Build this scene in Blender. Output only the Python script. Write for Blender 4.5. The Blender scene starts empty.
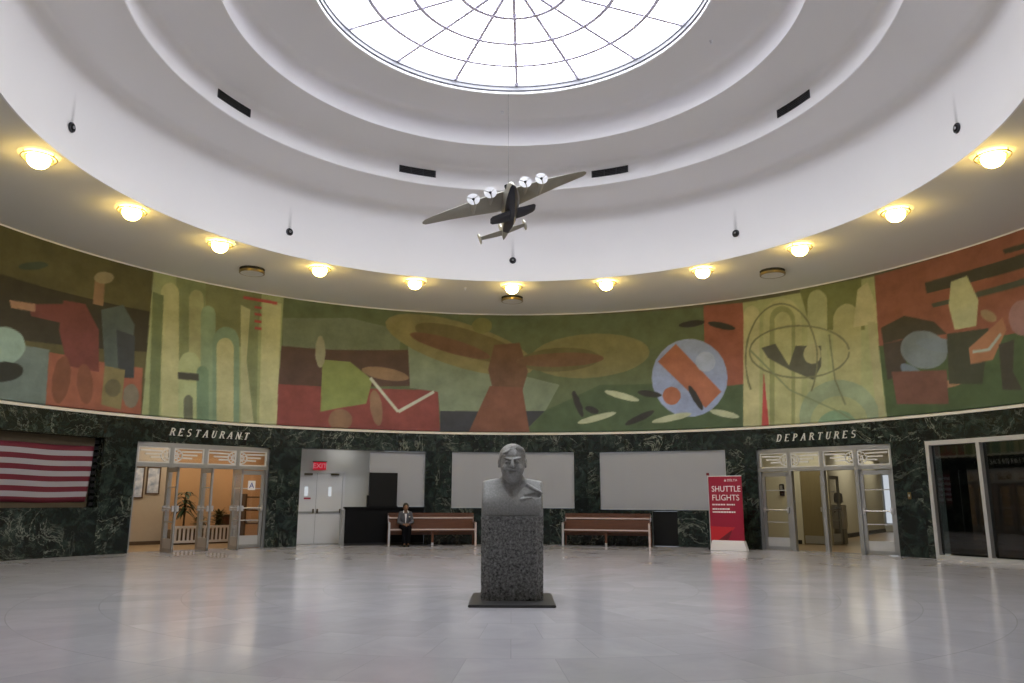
import bpy, bmesh, math, random
import numpy as np
from mathutils import Vector, Matrix
random.seed(7); RNG = np.random.default_rng(11)
S = bpy.context.scene
COL = S.collection
PI = math.pi
sin, cos, rad = math.sin, math.cos, math.radians
R = 11.5            # inner radius of the rotunda
HB, HT = 3.265, 7.04   # bottom and top of the painted band

# ------------------------------------------------------------------ materials
def new_mat(name):
    m = bpy.data.materials.new(name); m.use_nodes = True
    nt = m.node_tree; nt.nodes.clear()
    out = nt.nodes.new('ShaderNodeOutputMaterial')
    return m, nt, out
def N(nt, t, **kw):
    n = nt.nodes.new(t)
    for k, v in kw.items():
        if k in n.inputs: n.inputs[k].default_value = v
        else: setattr(n, k, v)
    return n
def L(nt, a, b): nt.links.new(a, b)
def srgb(r, g, b):
    f = lambda c: (c/255/12.92) if c/255 <= .04045 else ((c/255+.055)/1.055)**2.4
    return (f(r), f(g), f(b), 1)
def mat(name, col, rough=.5, metal=0, var=.06, scale=8, bump=0, bscale=60, spec=.5, coat=0):
    """plain painted / metal / cloth surface with a little procedural variation"""
    m, nt, out = new_mat(name)
    b = N(nt, 'ShaderNodeBsdfPrincipled', Roughness=rough, Metallic=metal)
    b.inputs['Specular IOR Level'].default_value = spec
    b.inputs['Coat Weight'].default_value = coat
    tc = N(nt, 'ShaderNodeTexCoord')
    nz = N(nt, 'ShaderNodeTexNoise', Scale=scale, Detail=4)
    L(nt, tc.outputs['Object'], nz.inputs['Vector'])
    cr = N(nt, 'ShaderNodeMix', data_type='RGBA')
    c = Vector(col[:3])
    cr.inputs[6].default_value = (*(c*(1-var)), 1); cr.inputs[7].default_value = (*[min(1, x*(1+var)) for x in c], 1)
    L(nt, nz.outputs['Fac'], cr.inputs[0]); L(nt, cr.outputs[2], b.inputs['Base Color'])
    if bump:
        n2 = N(nt, 'ShaderNodeTexNoise', Scale=bscale, Detail=5)
        L(nt, tc.outputs['Object'], n2.inputs['Vector'])
        bp = N(nt, 'ShaderNodeBump', Strength=bump, Distance=.02)
        L(nt, n2.outputs['Fac'], bp.inputs['Height']); L(nt, bp.outputs['Normal'], b.inputs['Normal'])
    L(nt, b.outputs[0], out.inputs[0])
    return m
def emit(name, col, strength, glossy=False):
    m, nt, out = new_mat(name)
    e = N(nt, 'ShaderNodeEmission', Color=col, Strength=strength)
    L(nt, e.outputs[0], out.inputs[0]); return m
def glass(name, tint=(1, 1, 1, 1), rough=.02, base=.04):
    m, nt, out = new_mat(name)
    t = N(nt, 'ShaderNodeBsdfTransparent', Color=tint)
    g = N(nt, 'ShaderNodeBsdfGlossy', Roughness=rough)
    lw = N(nt, 'ShaderNodeLayerWeight', Blend=.5)
    fr = math_node(nt, 'ADD', math_node(nt, 'MULTIPLY', math_node(nt, 'POWER', lw.outputs['Facing'], 4.0), .45), base)
    mx = N(nt, 'ShaderNodeMixShader')
    L(nt, fr, mx.inputs[0]); L(nt, t.outputs[0], mx.inputs[1]); L(nt, g.outputs[0], mx.inputs[2])
    L(nt, mx.outputs[0], out.inputs[0]); return m

def math_node(nt, op, a, b=None):
    n = N(nt, 'ShaderNodeMath', operation=op)
    for i, x in enumerate((a, b)):
        if x is None: continue
        if hasattr(x, 'default_value') or hasattr(x, 'links'): L(nt, x, n.inputs[i])
        else: n.inputs[i].default_value = x
    return n.outputs[0]

def marble_mat():
    m, nt, out = new_mat('green_marble')
    b = N(nt, 'ShaderNodeBsdfPrincipled', Roughness=.2)
    uv = N(nt, 'ShaderNodeUVMap')
    mp = N(nt, 'ShaderNodeMapping'); L(nt, uv.outputs[0], mp.inputs[0])
    # slabs: each one a cut of its own
    br = N(nt, 'ShaderNodeTexBrick', offset=0.0, Scale=1.0)
    br.inputs['Brick Width'].default_value = 1.15; br.inputs['Row Height'].default_value = 1.36
    br.inputs['Mortar Size'].default_value = .004; br.inputs['Color1'].default_value = (0, 0, 0, 1); br.inputs['Color2'].default_value = (1, 1, 1, 1)
    L(nt, mp.outputs[0], br.inputs['Vector'])
    cs = N(nt, 'ShaderNodeVectorMath', operation='SCALE'); cs.inputs['Scale'].default_value = 7.0
    L(nt, br.outputs['Color'], cs.inputs[0])
    ad = N(nt, 'ShaderNodeVectorMath', operation='ADD'); L(nt, mp.outputs[0], ad.inputs[0]); L(nt, cs.outputs[0], ad.inputs[1])
    def vein(scale, width, dist):
        nz = N(nt, 'ShaderNodeTexNoise', Scale=scale, Detail=7, Roughness=.62, Distortion=dist)
        L(nt, ad.outputs[0], nz.inputs['Vector'])
        a = math_node(nt, 'ABSOLUTE', math_node(nt, 'SUBTRACT', nz.outputs['Fac'], .5))
        r = N(nt, 'ShaderNodeMapRange'); r.inputs['From Min'].default_value = 0; r.inputs['From Max'].default_value = width
        r.inputs['To Min'].default_value = 1; r.inputs['To Max'].default_value = 0
        L(nt, a, r.inputs['Value']); return r.outputs[0]
    v1 = vein(.9, .014, 1.6); v2 = vein(2.6, .02, .8)
    pat = N(nt, 'ShaderNodeTexNoise', Scale=.55, Detail=2); L(nt, ad.outputs[0], pat.inputs['Vector'])
    pr = N(nt, 'ShaderNodeMapRange'); pr.inputs['From Min'].default_value = .42; pr.inputs['From Max'].default_value = .68; L(nt, pat.outputs['Fac'], pr.inputs['Value'])
    cl = N(nt, 'ShaderNodeTexNoise', Scale=3.2, Detail=8, Roughness=.7, Distortion=.7); L(nt, ad.outputs[0], cl.inputs['Vector'])
    r1 = N(nt, 'ShaderNodeValToRGB'); L(nt, cl.outputs['Fac'], r1.inputs[0])
    e = r1.color_ramp.elements
    e[0].position = .36; e[0].color = (.004, .0054, .0056, 1); e[1].position = .76; e[1].color = (.050, .074, .062, 1)
    k = r1.color_ramp.elements.new(.52); k.color = (.011, .0185, .0165, 1)
    mx = N(nt, 'ShaderNodeMix', data_type='RGBA'); L(nt, r1.outputs[0], mx.inputs[6]); mx.inputs[7].default_value = (.40, .43, .36, 1)
    L(nt, math_node(nt, 'MULTIPLY', math_node(nt, 'MULTIPLY', v1, pr.outputs[0]), .75), mx.inputs[0])
    mx2 = N(nt, 'ShaderNodeMix', data_type='RGBA'); L(nt, mx.outputs[2], mx2.inputs[6]); mx2.inputs[7].default_value = (.20, .25, .20, 1)
    L(nt, math_node(nt, 'MULTIPLY', math_node(nt, 'MULTIPLY', v2, pr.outputs[0]), .35), mx2.inputs[0])
    jt = N(nt, 'ShaderNodeMix', data_type='RGBA'); L(nt, br.outputs['Fac'], jt.inputs[0]); L(nt, mx2.outputs[2], jt.inputs[6]); jt.inputs[7].default_value = (.008, .01, .01, 1)
    L(nt, jt.outputs[2], b.inputs['Base Color'])
    L(nt, b.outputs[0], out.inputs[0]); return m

def floor_mat():
    m, nt, out = new_mat('pale_marble_floor')
    b = N(nt, 'ShaderNodeBsdfPrincipled')
    tc = N(nt, 'ShaderNodeTexCoord')
    sp = N(nt, 'ShaderNodeSeparateXYZ'); L(nt, tc.outputs['Object'], sp.inputs[0])
    x, y = sp.outputs[0], sp.outputs[1]
    r = math_node(nt, 'SQRT', math_node(nt, 'ADD', math_node(nt, 'MULTIPLY', x, x), math_node(nt, 'MULTIPLY', y, y)))
    a = math_node(nt, 'MULTIPLY', math_node(nt, 'ARCTAN2', y, x), 48/(2*PI))
    cb = N(nt, 'ShaderNodeCombineXYZ'); L(nt, a, cb.inputs[0]); L(nt, math_node(nt, 'MULTIPLY', r, 1.0), cb.inputs[1])
    br = N(nt, 'ShaderNodeTexBrick', offset=.5, Scale=1.0)
    br.inputs['Brick Width'].default_value = 1.0; br.inputs['Row Height'].default_value = .93; br.inputs['Mortar Size'].default_value = .006
    br.inputs['Color1'].default_value = (0, 0, 0, 1); br.inputs['Color2'].default_value = (1, 1, 1, 1)
    L(nt, cb.outputs[0], br.inputs['Vector'])
    nz = N(nt, 'ShaderNodeTexNoise', Scale=1.3, Detail=8, Roughness=.62, Distortion=1.2)
    cs = N(nt, 'ShaderNodeVectorMath', operation='SCALE'); cs.inputs['Scale'].default_value = 3.0; L(nt, br.outputs['Color'], cs.inputs[0])
    ad = N(nt, 'ShaderNodeVectorMath', operation='ADD'); L(nt, tc.outputs['Object'], ad.inputs[0]); L(nt, cs.outputs[0], ad.inputs[1])
    L(nt, ad.outputs[0], nz.inputs['Vector'])
    c1 = N(nt, 'ShaderNodeMix', data_type='RGBA'); c1.inputs[6].default_value = (.43, .425, .465, 1); c1.inputs[7].default_value = (.61, .60, .65, 1)
    L(nt, nz.outputs['Fac'], c1.inputs[0])
    sepc = N(nt, 'ShaderNodeSeparateColor'); L(nt, br.outputs['Color'], sepc.inputs[0])
    c2 = N(nt, 'ShaderNodeMix', data_type='RGBA', blend_type='MULTIPLY'); L(nt, c1.outputs[2], c2.inputs[6])
    gm = N(nt, 'ShaderNodeMapRange'); gm.inputs['To Min'].default_value = .93; gm.inputs['To Max'].default_value = 1.05; L(nt, sepc.outputs[0], gm.inputs['Value'])
    cc = N(nt, 'ShaderNodeCombineColor')
    for i in range(3): L(nt, gm.outputs[0], cc.inputs[i])
    L(nt, cc.outputs[0], c2.inputs[7]); c2.inputs[0].default_value = 1
    jt = N(nt, 'ShaderNodeMix', data_type='RGBA'); L(nt, c2.outputs[2], jt.inputs[6]); jt.inputs[7].default_value = (.36, .355, .36, 1)
    L(nt, math_node(nt, 'MULTIPLY', br.outputs['Fac'], .3), jt.inputs[0])
    L(nt, jt.outputs[2], b.inputs['Base Color'])
    rn = N(nt, 'ShaderNodeTexNoise', Scale=.8, Detail=3); L(nt, tc.outputs['Object'], rn.inputs['Vector'])
    rr = N(nt, 'ShaderNodeMapRange'); rr.inputs['To Min'].default_value = .115; rr.inputs['To Max'].default_value = .17; L(nt, rn.outputs['Fac'], rr.inputs['Value'])
    L(nt, rr.outputs[0], b.inputs['Roughness'])
    L(nt, b.outputs[0], out.inputs[0]); return m

def granite_mat(name, dark, light, scale, bump, rough=.7):
    m, nt, out = new_mat(name)
    b = N(nt, 'ShaderNodeBsdfPrincipled', Roughness=rough)
    tc = N(nt, 'ShaderNodeTexCoord')
    n1 = N(nt, 'ShaderNodeTexNoise', Scale=scale, Detail=6, Roughness=.75); L(nt, tc.outputs['Object'], n1.inputs['Vector'])
    cr = N(nt, 'ShaderNodeValToRGB'); L(nt, n1.outputs['Fac'], cr.inputs[0])
    e = cr.color_ramp.elements; e[0].position = .35; e[0].color = (*dark, 1); e[1].position = .68; e[1].color = (*light, 1)
    L(nt, cr.outputs[0], b.inputs['Base Color'])
    bp = N(nt, 'ShaderNodeBump', Strength=bump, Distance=.03); L(nt, n1.outputs['Fac'], bp.inputs['Height']); L(nt, bp.outputs[0], b.inputs['Normal'])
    L(nt, b.outputs[0], out.inputs[0]); return m

def wood_mat(name, c1, c2, axis_scale=(1, 12, 12), rough=.3):
    m, nt, out = new_mat(name)
    b = N(nt, 'ShaderNodeBsdfPrincipled', Roughness=rough)
    tc = N(nt, 'ShaderNodeTexCoord'); mp = N(nt, 'ShaderNodeMapping'); mp.inputs['Scale'].default_value = axis_scale
    L(nt, tc.outputs['Object'], mp.inputs[0])
    nz = N(nt, 'ShaderNodeTexNoise', Scale=2.5, Detail=6, Distortion=.6); L(nt, mp.outputs[0], nz.inputs['Vector'])
    mx = N(nt, 'ShaderNodeMix', data_type='RGBA'); mx.inputs[6].default_value = (*c1, 1); mx.inputs[7].default_value = (*c2, 1)
    L(nt, nz.outputs['Fac'], mx.inputs[0]); L(nt, mx.outputs[2], b.inputs['Base Color']); L(nt, b.outputs[0], out.inputs[0]); return m

def mural_mat():
    m, nt, out = new_mat('mural_paint')
    b = N(nt, 'ShaderNodeBsdfPrincipled', Roughness=.6); b.inputs['Specular IOR Level'].default_value = .3
    at = N(nt, 'ShaderNodeAttribute', attribute_name='paint')
    uv = N(nt, 'ShaderNodeUVMap')
    nz = N(nt, 'ShaderNodeTexNoise', Scale=1.6, Detail=8, Roughness=.65); L(nt, uv.outputs[0], nz.inputs['Vector'])
    mr = N(nt, 'ShaderNodeMapRange'); mr.inputs['From Min'].default_value = .3; mr.inputs['From Max'].default_value = .7
    mr.inputs['To Min'].default_value = .78; mr.inputs['To Max'].default_value = 1.2; L(nt, nz.outputs['Fac'], mr.inputs['Value'])
    vm = N(nt, 'ShaderNodeVectorMath', operation='SCALE'); L(nt, at.outputs['Color'], vm.inputs[0]); L(nt, mr.outputs[0], vm.inputs['Scale'])
    L(nt, vm.outputs[0], b.inputs['Base Color']); L(nt, b.outputs[0], out.inputs[0]); return m

def flag_mat():
    m, nt, out = new_mat('striped_cloth')
    b = N(nt, 'ShaderNodeBsdfPrincipled', Roughness=.8)
    uv = N(nt, 'ShaderNodeUVMap'); sp = N(nt, 'ShaderNodeSeparateXYZ'); L(nt, uv.outputs[0], sp.inputs[0])
    k = math_node(nt, 'MODULO', math_node(nt, 'FLOOR', math_node(nt, 'MULTIPLY', sp.outputs[1], 10.999)), 2.0)
    mx = N(nt, 'ShaderNodeMix', data_type='RGBA'); L(nt, k, mx.inputs[0])
    mx.inputs[6].default_value = (.125, .008, .022, 1); mx.inputs[7].default_value = (.32, .315, .35, 1)
    L(nt, mx.outputs[2], b.inputs['Base Color']); L(nt, b.outputs[0], out.inputs[0]); return m

M = {}
M['plaster'] = mat('white_plaster', (.81, .80, .805), .75, var=.02, scale=.8, spec=.2)
M['trim'] = mat('cream_trim', (.72, .70, .62), .4, var=.03)
M['marble'] = marble_mat(); M['floor'] = floor_mat(); M['mural'] = mural_mat()
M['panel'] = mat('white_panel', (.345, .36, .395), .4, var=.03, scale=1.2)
M['white_wall'] = mat('white_wall_paint', (.60, .61, .60), .6, var=.02)
M['door_white'] = mat('white_door_paint', (.64, .65, .67), .35, var=.02)
M['alu'] = mat('satin_aluminium', (.46, .47, .48), .34, metal=.75, var=.05, scale=5)
M['alu_light'] = mat('light_aluminium', (.62, .63, .64), .35, metal=.5, var=.04, scale=5)
M['steel'] = mat('polished_steel', (.60, .60, .62), .42, metal=.8, var=.03)
M['dark_metal'] = mat('dark_metal', (.035, .035, .04), .4, metal=.6)
M['black'] = mat('black_laminate', (.004, .0044, .0056), .5, var=.1, spec=.15)
M['black_soft'] = mat('charcoal_panel', (.008, .0085, .0095), .6, var=.1, spec=.2)
M['brass'] = mat('aged_brass', (.34, .26, .12), .3, metal=.9)
M['bronze'] = mat('dark_bronze', (.10, .08, .05), .4, metal=.8)
M['globe'] = emit('lit_globe', (1.0, .70, .19, 1), 42)
M['skyglass'] = emit('skylight_glass', (.92, .955, 1.0, 1), 8.6)
M['bar'] = mat('bloom_tinted_bar', (.80, .77, .97), .5)  # lavender glow of the bright glass put into the bar colour
M['skyframe'] = mat('skylight_frame_paint', (.19, .19, .215), .45, var=.02)
M['soffit'] = mat('cream_grey_plaster', (.74, .72, .65), .75, var=.02, scale=.8, spec=.2)
M['grille'] = mat('pale_grille_paint', (.66, .66, .64), .45)
M['wire'] = mat('pale_wire', (.2, .2, .21), .5)
M['glass'] = glass('clear_glass'); M['dark_glass'] = glass('dark_tinted_glass', (.30, .33, .33, 1), .03, .10)
M['wood'] = wood_mat('varnished_bench_wood', (.075, .026, .014), (.15, .060, .030))
M['wood_pale_highlight'] = wood_mat('pale_bench_wood_highlight', (.52, .42, .40), (.62, .52, .50), rough=.15)  # seat edge and back strip highlights painted as pale wood; also one leg
M['granite_rough'] = granite_mat('rough_granite', (.018, .018, .018), (.42, .42, .41), 30, 1.0, .8)
M['granite_smooth'] = granite_mat('smooth_granite', (.22, .22, .215), (.36, .36, .35), 40, .12, .55)
M['slate'] = mat('dark_slate_plate', (.05, .05, .052), .35, var=.2, scale=20)
M['red'] = mat('red_banner_print', (.30, .009, .036), .4, var=.03)
M['red2'] = mat('bright_red_print', (.50, .018, .028), .4, var=.02)
M['red3'] = mat('dark_red_print', (.16, .010, .022), .4, var=.02)
M['white_print'] = mat('white_print', (.85, .83, .84), .5, var=.01)
M['letter'] = mat('pale_letter_metal', (.75, .75, .72), .4, metal=.1, var=.02)
M['exit_red'] = emit('lit_exit_sign', (1.0, .03, .06, 1), .30)
M['blue_print'] = mat('blue_print', (.03, .05, .35), .5, var=.02)
M['wing'] = mat('weathered_grey_green_metal', (.33, .315, .26), .45, metal=.25, var=.12, scale=4)
M['fuse'] = mat('weathered_silver_metal', (.42, .40, .34), .4, metal=.3, var=.12, scale=4)
M['hull'] = mat('navy_hull_paint', (.012, .014, .028), .35, var=.1)
M['prop'] = mat('white_propeller_paint', (.80, .80, .84), .4, var=.01)
M['rest_wall'] = mat('orange_wall_paint', (.56, .36, .19), .7, var=.06, scale=2)
M['rest_beige'] = mat('beige_wall_paint', (.62, .54, .42), .7, var=.04)
M['rest_floor'] = wood_mat('tan_floor', (.30, .20, .10), (.42, .29, .16), (1, 6, 1), .35)
M['dep_wall'] = mat('cream_wall_paint', (.58, .55, .42), .7, var=.04)
M['dep_floor'] = wood_mat('brown_floor', (.26, .18, .10), (.36, .26, .16), (6, 1, 1), .3)
M['brown_door'] = wood_mat('olive_brown_door', (.17, .135, .06), (.22, .175, .085), (10, 10, 1), .45)
M['dark_base'] = mat('black_baseboard', (.02, .02, .02), .5)
M['picket'] = mat('white_picket_paint', (.78, .78, .78), .5, var=.03)
M['leaf'] = mat('dark_green_leaf', (.025, .055, .018), .45, var=.4, scale=12)
M['leaf2'] = mat('olive_leaf', (.075, .085, .025), .5, var=.4, scale=12)
M['stem'] = mat('brown_stem', (.10, .07, .04), .8, var=.3)
M['pot'] = mat('planter_brown', (.12, .08, .05), .6)
M['flag'] = flag_mat()
M['flag_back'] = mat('brown_board', (.075, .055, .03), .7, var=.15, scale=6)
M['black_matt'] = mat('matt_black', (.006, .006, .007), .8)
M['skin'] = mat('brown_skin', (.20, .105, .065), .5, var=.06)
M['hair'] = mat('black_hair', (.012, .010, .010), .45, var=.3, scale=60, bump=.4, bscale=90)
M['blazer'] = mat('grey_wool', (.075, .078, .095), .85, var=.15, scale=90, bump=.2, bscale=200)
M['blouse'] = mat('white_cotton', (.75, .74, .78), .7, var=.03)
M['trouser'] = mat('black_cloth', (.004, .004, .006), .9, var=.15, scale=60, spec=.1)
M['shoe'] = mat('black_leather', (.01, .01, .01), .35)
M['pic'] = None

# ------------------------------------------------------------------ mesh helpers
class MB:
    def __init__(s): s.v = []; s.f = []; s.uv = {}
    def add(s, verts, faces, mx=None):
        o = len(s.v)
        for p in verts:
            p = Vector(p); s.v.append(tuple(mx @ p) if mx is not None else tuple(p))
        s.f += [tuple(i+o for i in f) for f in faces]; return s
    def box(s, x0, x1, y0, y1, z0, z1, mx=None):
        v = [(x, y, z) for z in (z0, z1) for y in (y0, y1) for x in (x0, x1)]
        return s.add(v, [(0, 2, 3, 1), (4, 5, 7, 6), (0, 1, 5, 4), (2, 6, 7, 3), (0, 4, 6, 2), (1, 3, 7, 5)], mx)
    def prism(s, poly, z0, z1, mx=None):
        n = len(poly); v = [(x, y, z0) for x, y in poly]+[(x, y, z1) for x, y in poly]
        return s.add(v, [tuple(range(n-1, -1, -1)), tuple(range(n, 2*n))]+[(i, (i+1) % n, n+(i+1) % n, n+i) for i in range(n)], mx)
    def prism_xz(s, poly, y0, y1, mx=None):      # outline drawn in x,z; given depth along y
        m2 = Matrix(((1, 0, 0, 0), (0, 0, 1, 0), (0, 1, 0, 0), (0, 0, 0, 1)))
        return s.prism(poly, y0, y1, (mx @ m2) if mx is not None else m2)
    def lathe(s, prof, n=32, mx=None, a0=0, a1=2*PI, closed=False):
        full = abs(a1-a0-2*PI) < 1e-6; m = n if full else n+1; k = len(prof)
        v = [(r*cos(a0+(a1-a0)*i/n), r*sin(a0+(a1-a0)*i/n), z) for i in range(m) for r, z in prof]
        f = []
        for i in range(n):
            j = (i+1) % m
            for q in range(k if closed else k-1):
                w = (q+1) % k
                f.append((i*k+q, j*k+q, j*k+w, i*k+w))
        return s.add(v, f, mx)
    def loft(s, rings, cap=True, mx=None):
        n = len(rings[0]); v = [p for r in rings for p in r]; f = []
        for i in range(len(rings)-1):
            for j in range(n):
                f.append((i*n+j, i*n+(j+1) % n, (i+1)*n+(j+1) % n, (i+1)*n+j))
        if cap: f += [tuple(range(n-1, -1, -1)), tuple((len(rings)-1)*n+i for i in range(n))]
        return s.add(v, f, mx)
    def tube(s, pts, r, n=8, mx=None):
        pts = [Vector(p) for p in pts]; rings = []
        rr = r if isinstance(r, (list, tuple)) else [r]*len(pts)
        for i, p in enumerate(pts):
            d = (pts[min(i+1, len(pts)-1)]-pts[max(i-1, 0)]).normalized()
            a = d.cross(Vector((0, 0, 1)) if abs(d.z) < .9 else Vector((1, 0, 0))).normalized(); b = d.cross(a)
            rings.append([p+rr[i]*(cos(2*PI*j/n)*a+sin(2*PI*j/n)*b) for j in range(n)])
        return s.loft(rings, True, mx)
    def sphere(s, c, rx, ry=None, rz=None, n=16, mx=None):
        ry = ry or rx; rz = rz or rx; k = n//2; v = []; f = []
        for i in range(k+1):
            ph = PI*i/k
            for j in range(n): v.append((c[0]+rx*sin(ph)*cos(2*PI*j/n), c[1]+ry*sin(ph)*sin(2*PI*j/n), c[2]+rz*cos(ph)))
        for i in range(k):
            for j in range(n): f.append((i*n+j, i*n+(j+1) % n, (i+1)*n+(j+1) % n, (i+1)*n+j))
        return s.add(v, f, mx)
    def build(s, name, m, parent=None, smooth=False, bevel=0, recalc=True):
        me = bpy.data.meshes.new(name); me.from_pydata(s.v, [], s.f)
        bm = bmesh.new(); bm.from_mesh(me)
        bmesh.ops.remove_doubles(bm, verts=bm.verts, dist=1e-5)
        if bevel:
            es = [e for e in bm.edges if len(e.link_faces) == 2 and e.calc_face_angle(0) > .6]
            bmesh.ops.bevel(bm, geom=es, offset=bevel, segments=2, affect='EDGES', clamp_overlap=True)
        if recalc: bmesh.ops.recalc_face_normals(bm, faces=bm.faces)
        bm.to_mesh(me); bm.free()
        if smooth:
            me.polygons.foreach_set('use_smooth', [True]*len(me.polygons))
            if smooth != 'all': me.set_sharp_from_angle(angle=rad(40))
        me.materials.append(m)
        o = bpy.data.objects.new(name, me); COL.objects.link(o)
        if parent is not None: o.parent = parent
        return o
def tag(o, label, cat, group=None, kind=None):
    if label: o['label'] = label
    if cat: o['category'] = cat
    if group: o['group'] = group
    if kind: o['kind'] = kind
    return o
def empty(name, loc=(0, 0, 0), rz=0, label=None, cat=None, group=None, kind=None):
    o = bpy.data.objects.new(name, None); COL.objects.link(o); o.location = loc; o.rotation_euler = (0, 0, rz)
    o.empty_display_size = .2
    return tag(o, label, cat, group, kind)
def copy_tree(o, parent=None):
    c = o.copy(); COL.objects.link(c)
    if parent is not None: c.parent = parent
    for ch in list(o.children): copy_tree(ch, c)
    return c
def at(th, r, z=0):                 # point on the rotunda: th degrees right of the far wall's middle
    return (r*sin(rad(th)), r*cos(rad(th)), z)
def lmx(th):                        # local frame there: x along the wall, y outwards, z up
    return Matrix.Rotation(-rad(th), 4, 'Z')

def curved_wall(name, m, th0, th1, z0, z1, r0, r1, holes=(), parent=None, step=1.0):
    """solid ring segment with rectangular openings (degrees, metres)"""
    ts = set(np.round(np.arange(th0, th1+1e-6, step), 4)) | {th0, th1}; zs = {z0, z1}
    for a, b, c, d in holes:
        ts |= {a, b}; zs |= {max(z0, c), min(z1, d)}
    ts = sorted(t for t in ts if th0 <= t <= th1)
    keep = {t for h in holes for t in h[:2]} | {th0, th1}
    out = [ts[0]]
    for t in ts[1:]:
        if t-out[-1] < .25:
            if t in keep and out[-1] not in keep: out[-1] = t
            elif t in keep: out.append(t)
            continue
        out.append(t)
    ts = out; zs = sorted(zs); nt_, nz_ = len(ts)-1, len(zs)-1
    def solid(i, j):
        if not (0 <= i < nt_ and 0 <= j < nz_): return False
        t = (ts[i]+ts[i+1])/2; z = (zs[j]+zs[j+1])/2
        return not any(a < t < b and c < z < d for a, b, c, d in holes)
    V = []; F = []; UV = []
    def q(pts, uvs):
        o = len(V); V.extend(pts); F.append((o, o+1, o+2, o+3)); UV.extend(uvs)
    P = lambda t, r, z: at(t, r, z)
    arc = lambda t: rad(t)*R
    for i in range(nt_):
        for j in range(nz_):
            if not solid(i, j): continue
            a, b, c, d = ts[i], ts[i+1], zs[j], zs[j+1]; ua, ub = arc(a), arc(b); w = r1-r0
            q([P(a, r0, c), P(b, r0, c), P(b, r0, d), P(a, r0, d)], [(ua, c), (ub, c), (ub, d), (ua, d)])
            q([P(b, r1, c), P(a, r1, c), P(a, r1, d), P(b, r1, d)], [(ub, c), (ua, c), (ua, d), (ub, d)])
            if not solid(i-1, j): q([P(a, r1, c), P(a, r0, c), P(a, r0, d), P(a, r1, d)], [(ua-w, c), (ua, c), (ua, d), (ua-w, d)])
            if not solid(i+1, j): q([P(b, r0, c), P(b, r1, c), P(b, r1, d), P(b, r0, d)], [(ub, c), (ub+w, c), (ub+w, d), (ub, d)])
            if not solid(i, j-1): q([P(a, r1, c), P(b, r1, c), P(b, r0, c), P(a, r0, c)], [(ua, c-w), (ub, c-w), (ub, c), (ua, c)])
            if not solid(i, j+1): q([P(a, r0, d), P(b, r0, d), P(b, r1, d), P(a, r1, d)], [(ua, d), (ub, d), (ub, d+w), (ua, d+w)])
    me = bpy.data.meshes.new(name); me.from_pydata(V, [], F)
    uv = me.uv_layers.new(name='UVMap'); uv.data.foreach_set('uv', np.array(UV, dtype=np.float32).ravel())
    me.materials.append(m)
    bm = bmesh.new(); bm.from_mesh(me); bmesh.ops.remove_doubles(bm, verts=bm.verts, dist=1e-5); bm.to_mesh(me); bm.free()
    o = bpy.data.objects.new(name, me); COL.objects.link(o)
    if parent is not None: o.parent = parent
    return o

# ------------------------------------------------------------------ signed-distance sculpting (one continuous surface)
def sdf_mesh(name, fn, lo, hi, h, m, parent=None):
    lo = np.array(lo, float); n = np.ceil((np.array(hi)-lo)/h).astype(int)+1
    ax = [lo[i]+h*np.arange(n[i]) for i in range(3)]
    X, Y, Z = np.meshgrid(*ax, indexing='ij'); D = fn(X, Y, Z).astype(np.float32)
    ins = D < 0
    cnt = np.zeros(n-1, int); pos = np.zeros((*(n-1), 3)); s0 = np.zeros(n-1, int)
    sl = lambda d: tuple(slice(d[k], n[k]-1+d[k]) for k in range(3))
    corners = [(i, j, k) for i in (0, 1) for j in (0, 1) for k in (0, 1)]
    for c in corners: s0 += ins[sl(c)]
    act = (s0 > 0) & (s0 < 8)
    for c in corners:
        for a in range(3):
            if c[a]: continue
            c2 = list(c); c2[a] = 1
            d0, d1 = D[sl(c)], D[sl(c2)]; cr = (d0 < 0) != (d1 < 0)
            t = np.where(cr, d0/np.where(cr, d0-d1, 1), 0)
            for k in range(3): pos[..., k] += np.where(cr, c[k]+(t if k == a else 0), 0)
            cnt += cr
    idx = -np.ones(n-1, int); idx[act] = np.arange(act.sum())
    I = np.argwhere(act); V = lo+h*(I+pos[act]/cnt[act][:, None])
    F = []
    for a in range(3):
        b, c = (a+1) % 3, (a+2) % 3
        s1 = [slice(1, -1)]*3; s1[a] = slice(0, -1); s2 = [slice(1, -1)]*3; s2[a] = slice(1, None)
        i0, i1 = ins[tuple(s1)], ins[tuple(s2)]; E = np.argwhere(i0 != i1)
        flip = i0[tuple(E.T)]
        off = np.ones(3, int); off[a] = 0; E = E+off
        eb = np.zeros(3, int); eb[b] = 1; ec = np.zeros(3, int); ec[c] = 1
        g = [idx[tuple((E-x).T)] for x in (eb*0, eb, eb+ec, ec)]
        q = np.stack(g, 1); q[flip] = q[flip][:, ::-1]; F.append(q)
    F = np.concatenate(F); F = F[(F >= 0).all(1)]
    me = bpy.data.meshes.new(name); me.from_pydata(V.tolist(), [], F.tolist())
    bm = bmesh.new(); bm.from_mesh(me); bmesh.ops.recalc_face_normals(bm, faces=bm.faces); bm.to_mesh(me); bm.free()
    me.polygons.foreach_set('use_smooth', [True]*len(me.polygons)); me.materials.append(m)
    o = bpy.data.objects.new(name, me); COL.objects.link(o)
    if parent is not None: o.parent = parent
    return o
def s_ell(X, Y, Z, c, r):
    p = [(A-c[i]) for i, A in enumerate((X, Y, Z))]
    k0 = np.sqrt(sum((p[i]/r[i])**2 for i in range(3))); k1 = np.sqrt(sum((p[i]/r[i]**2)**2 for i in range(3)))
    return k0*(k0-1)/np.maximum(k1, 1e-6)
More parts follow.
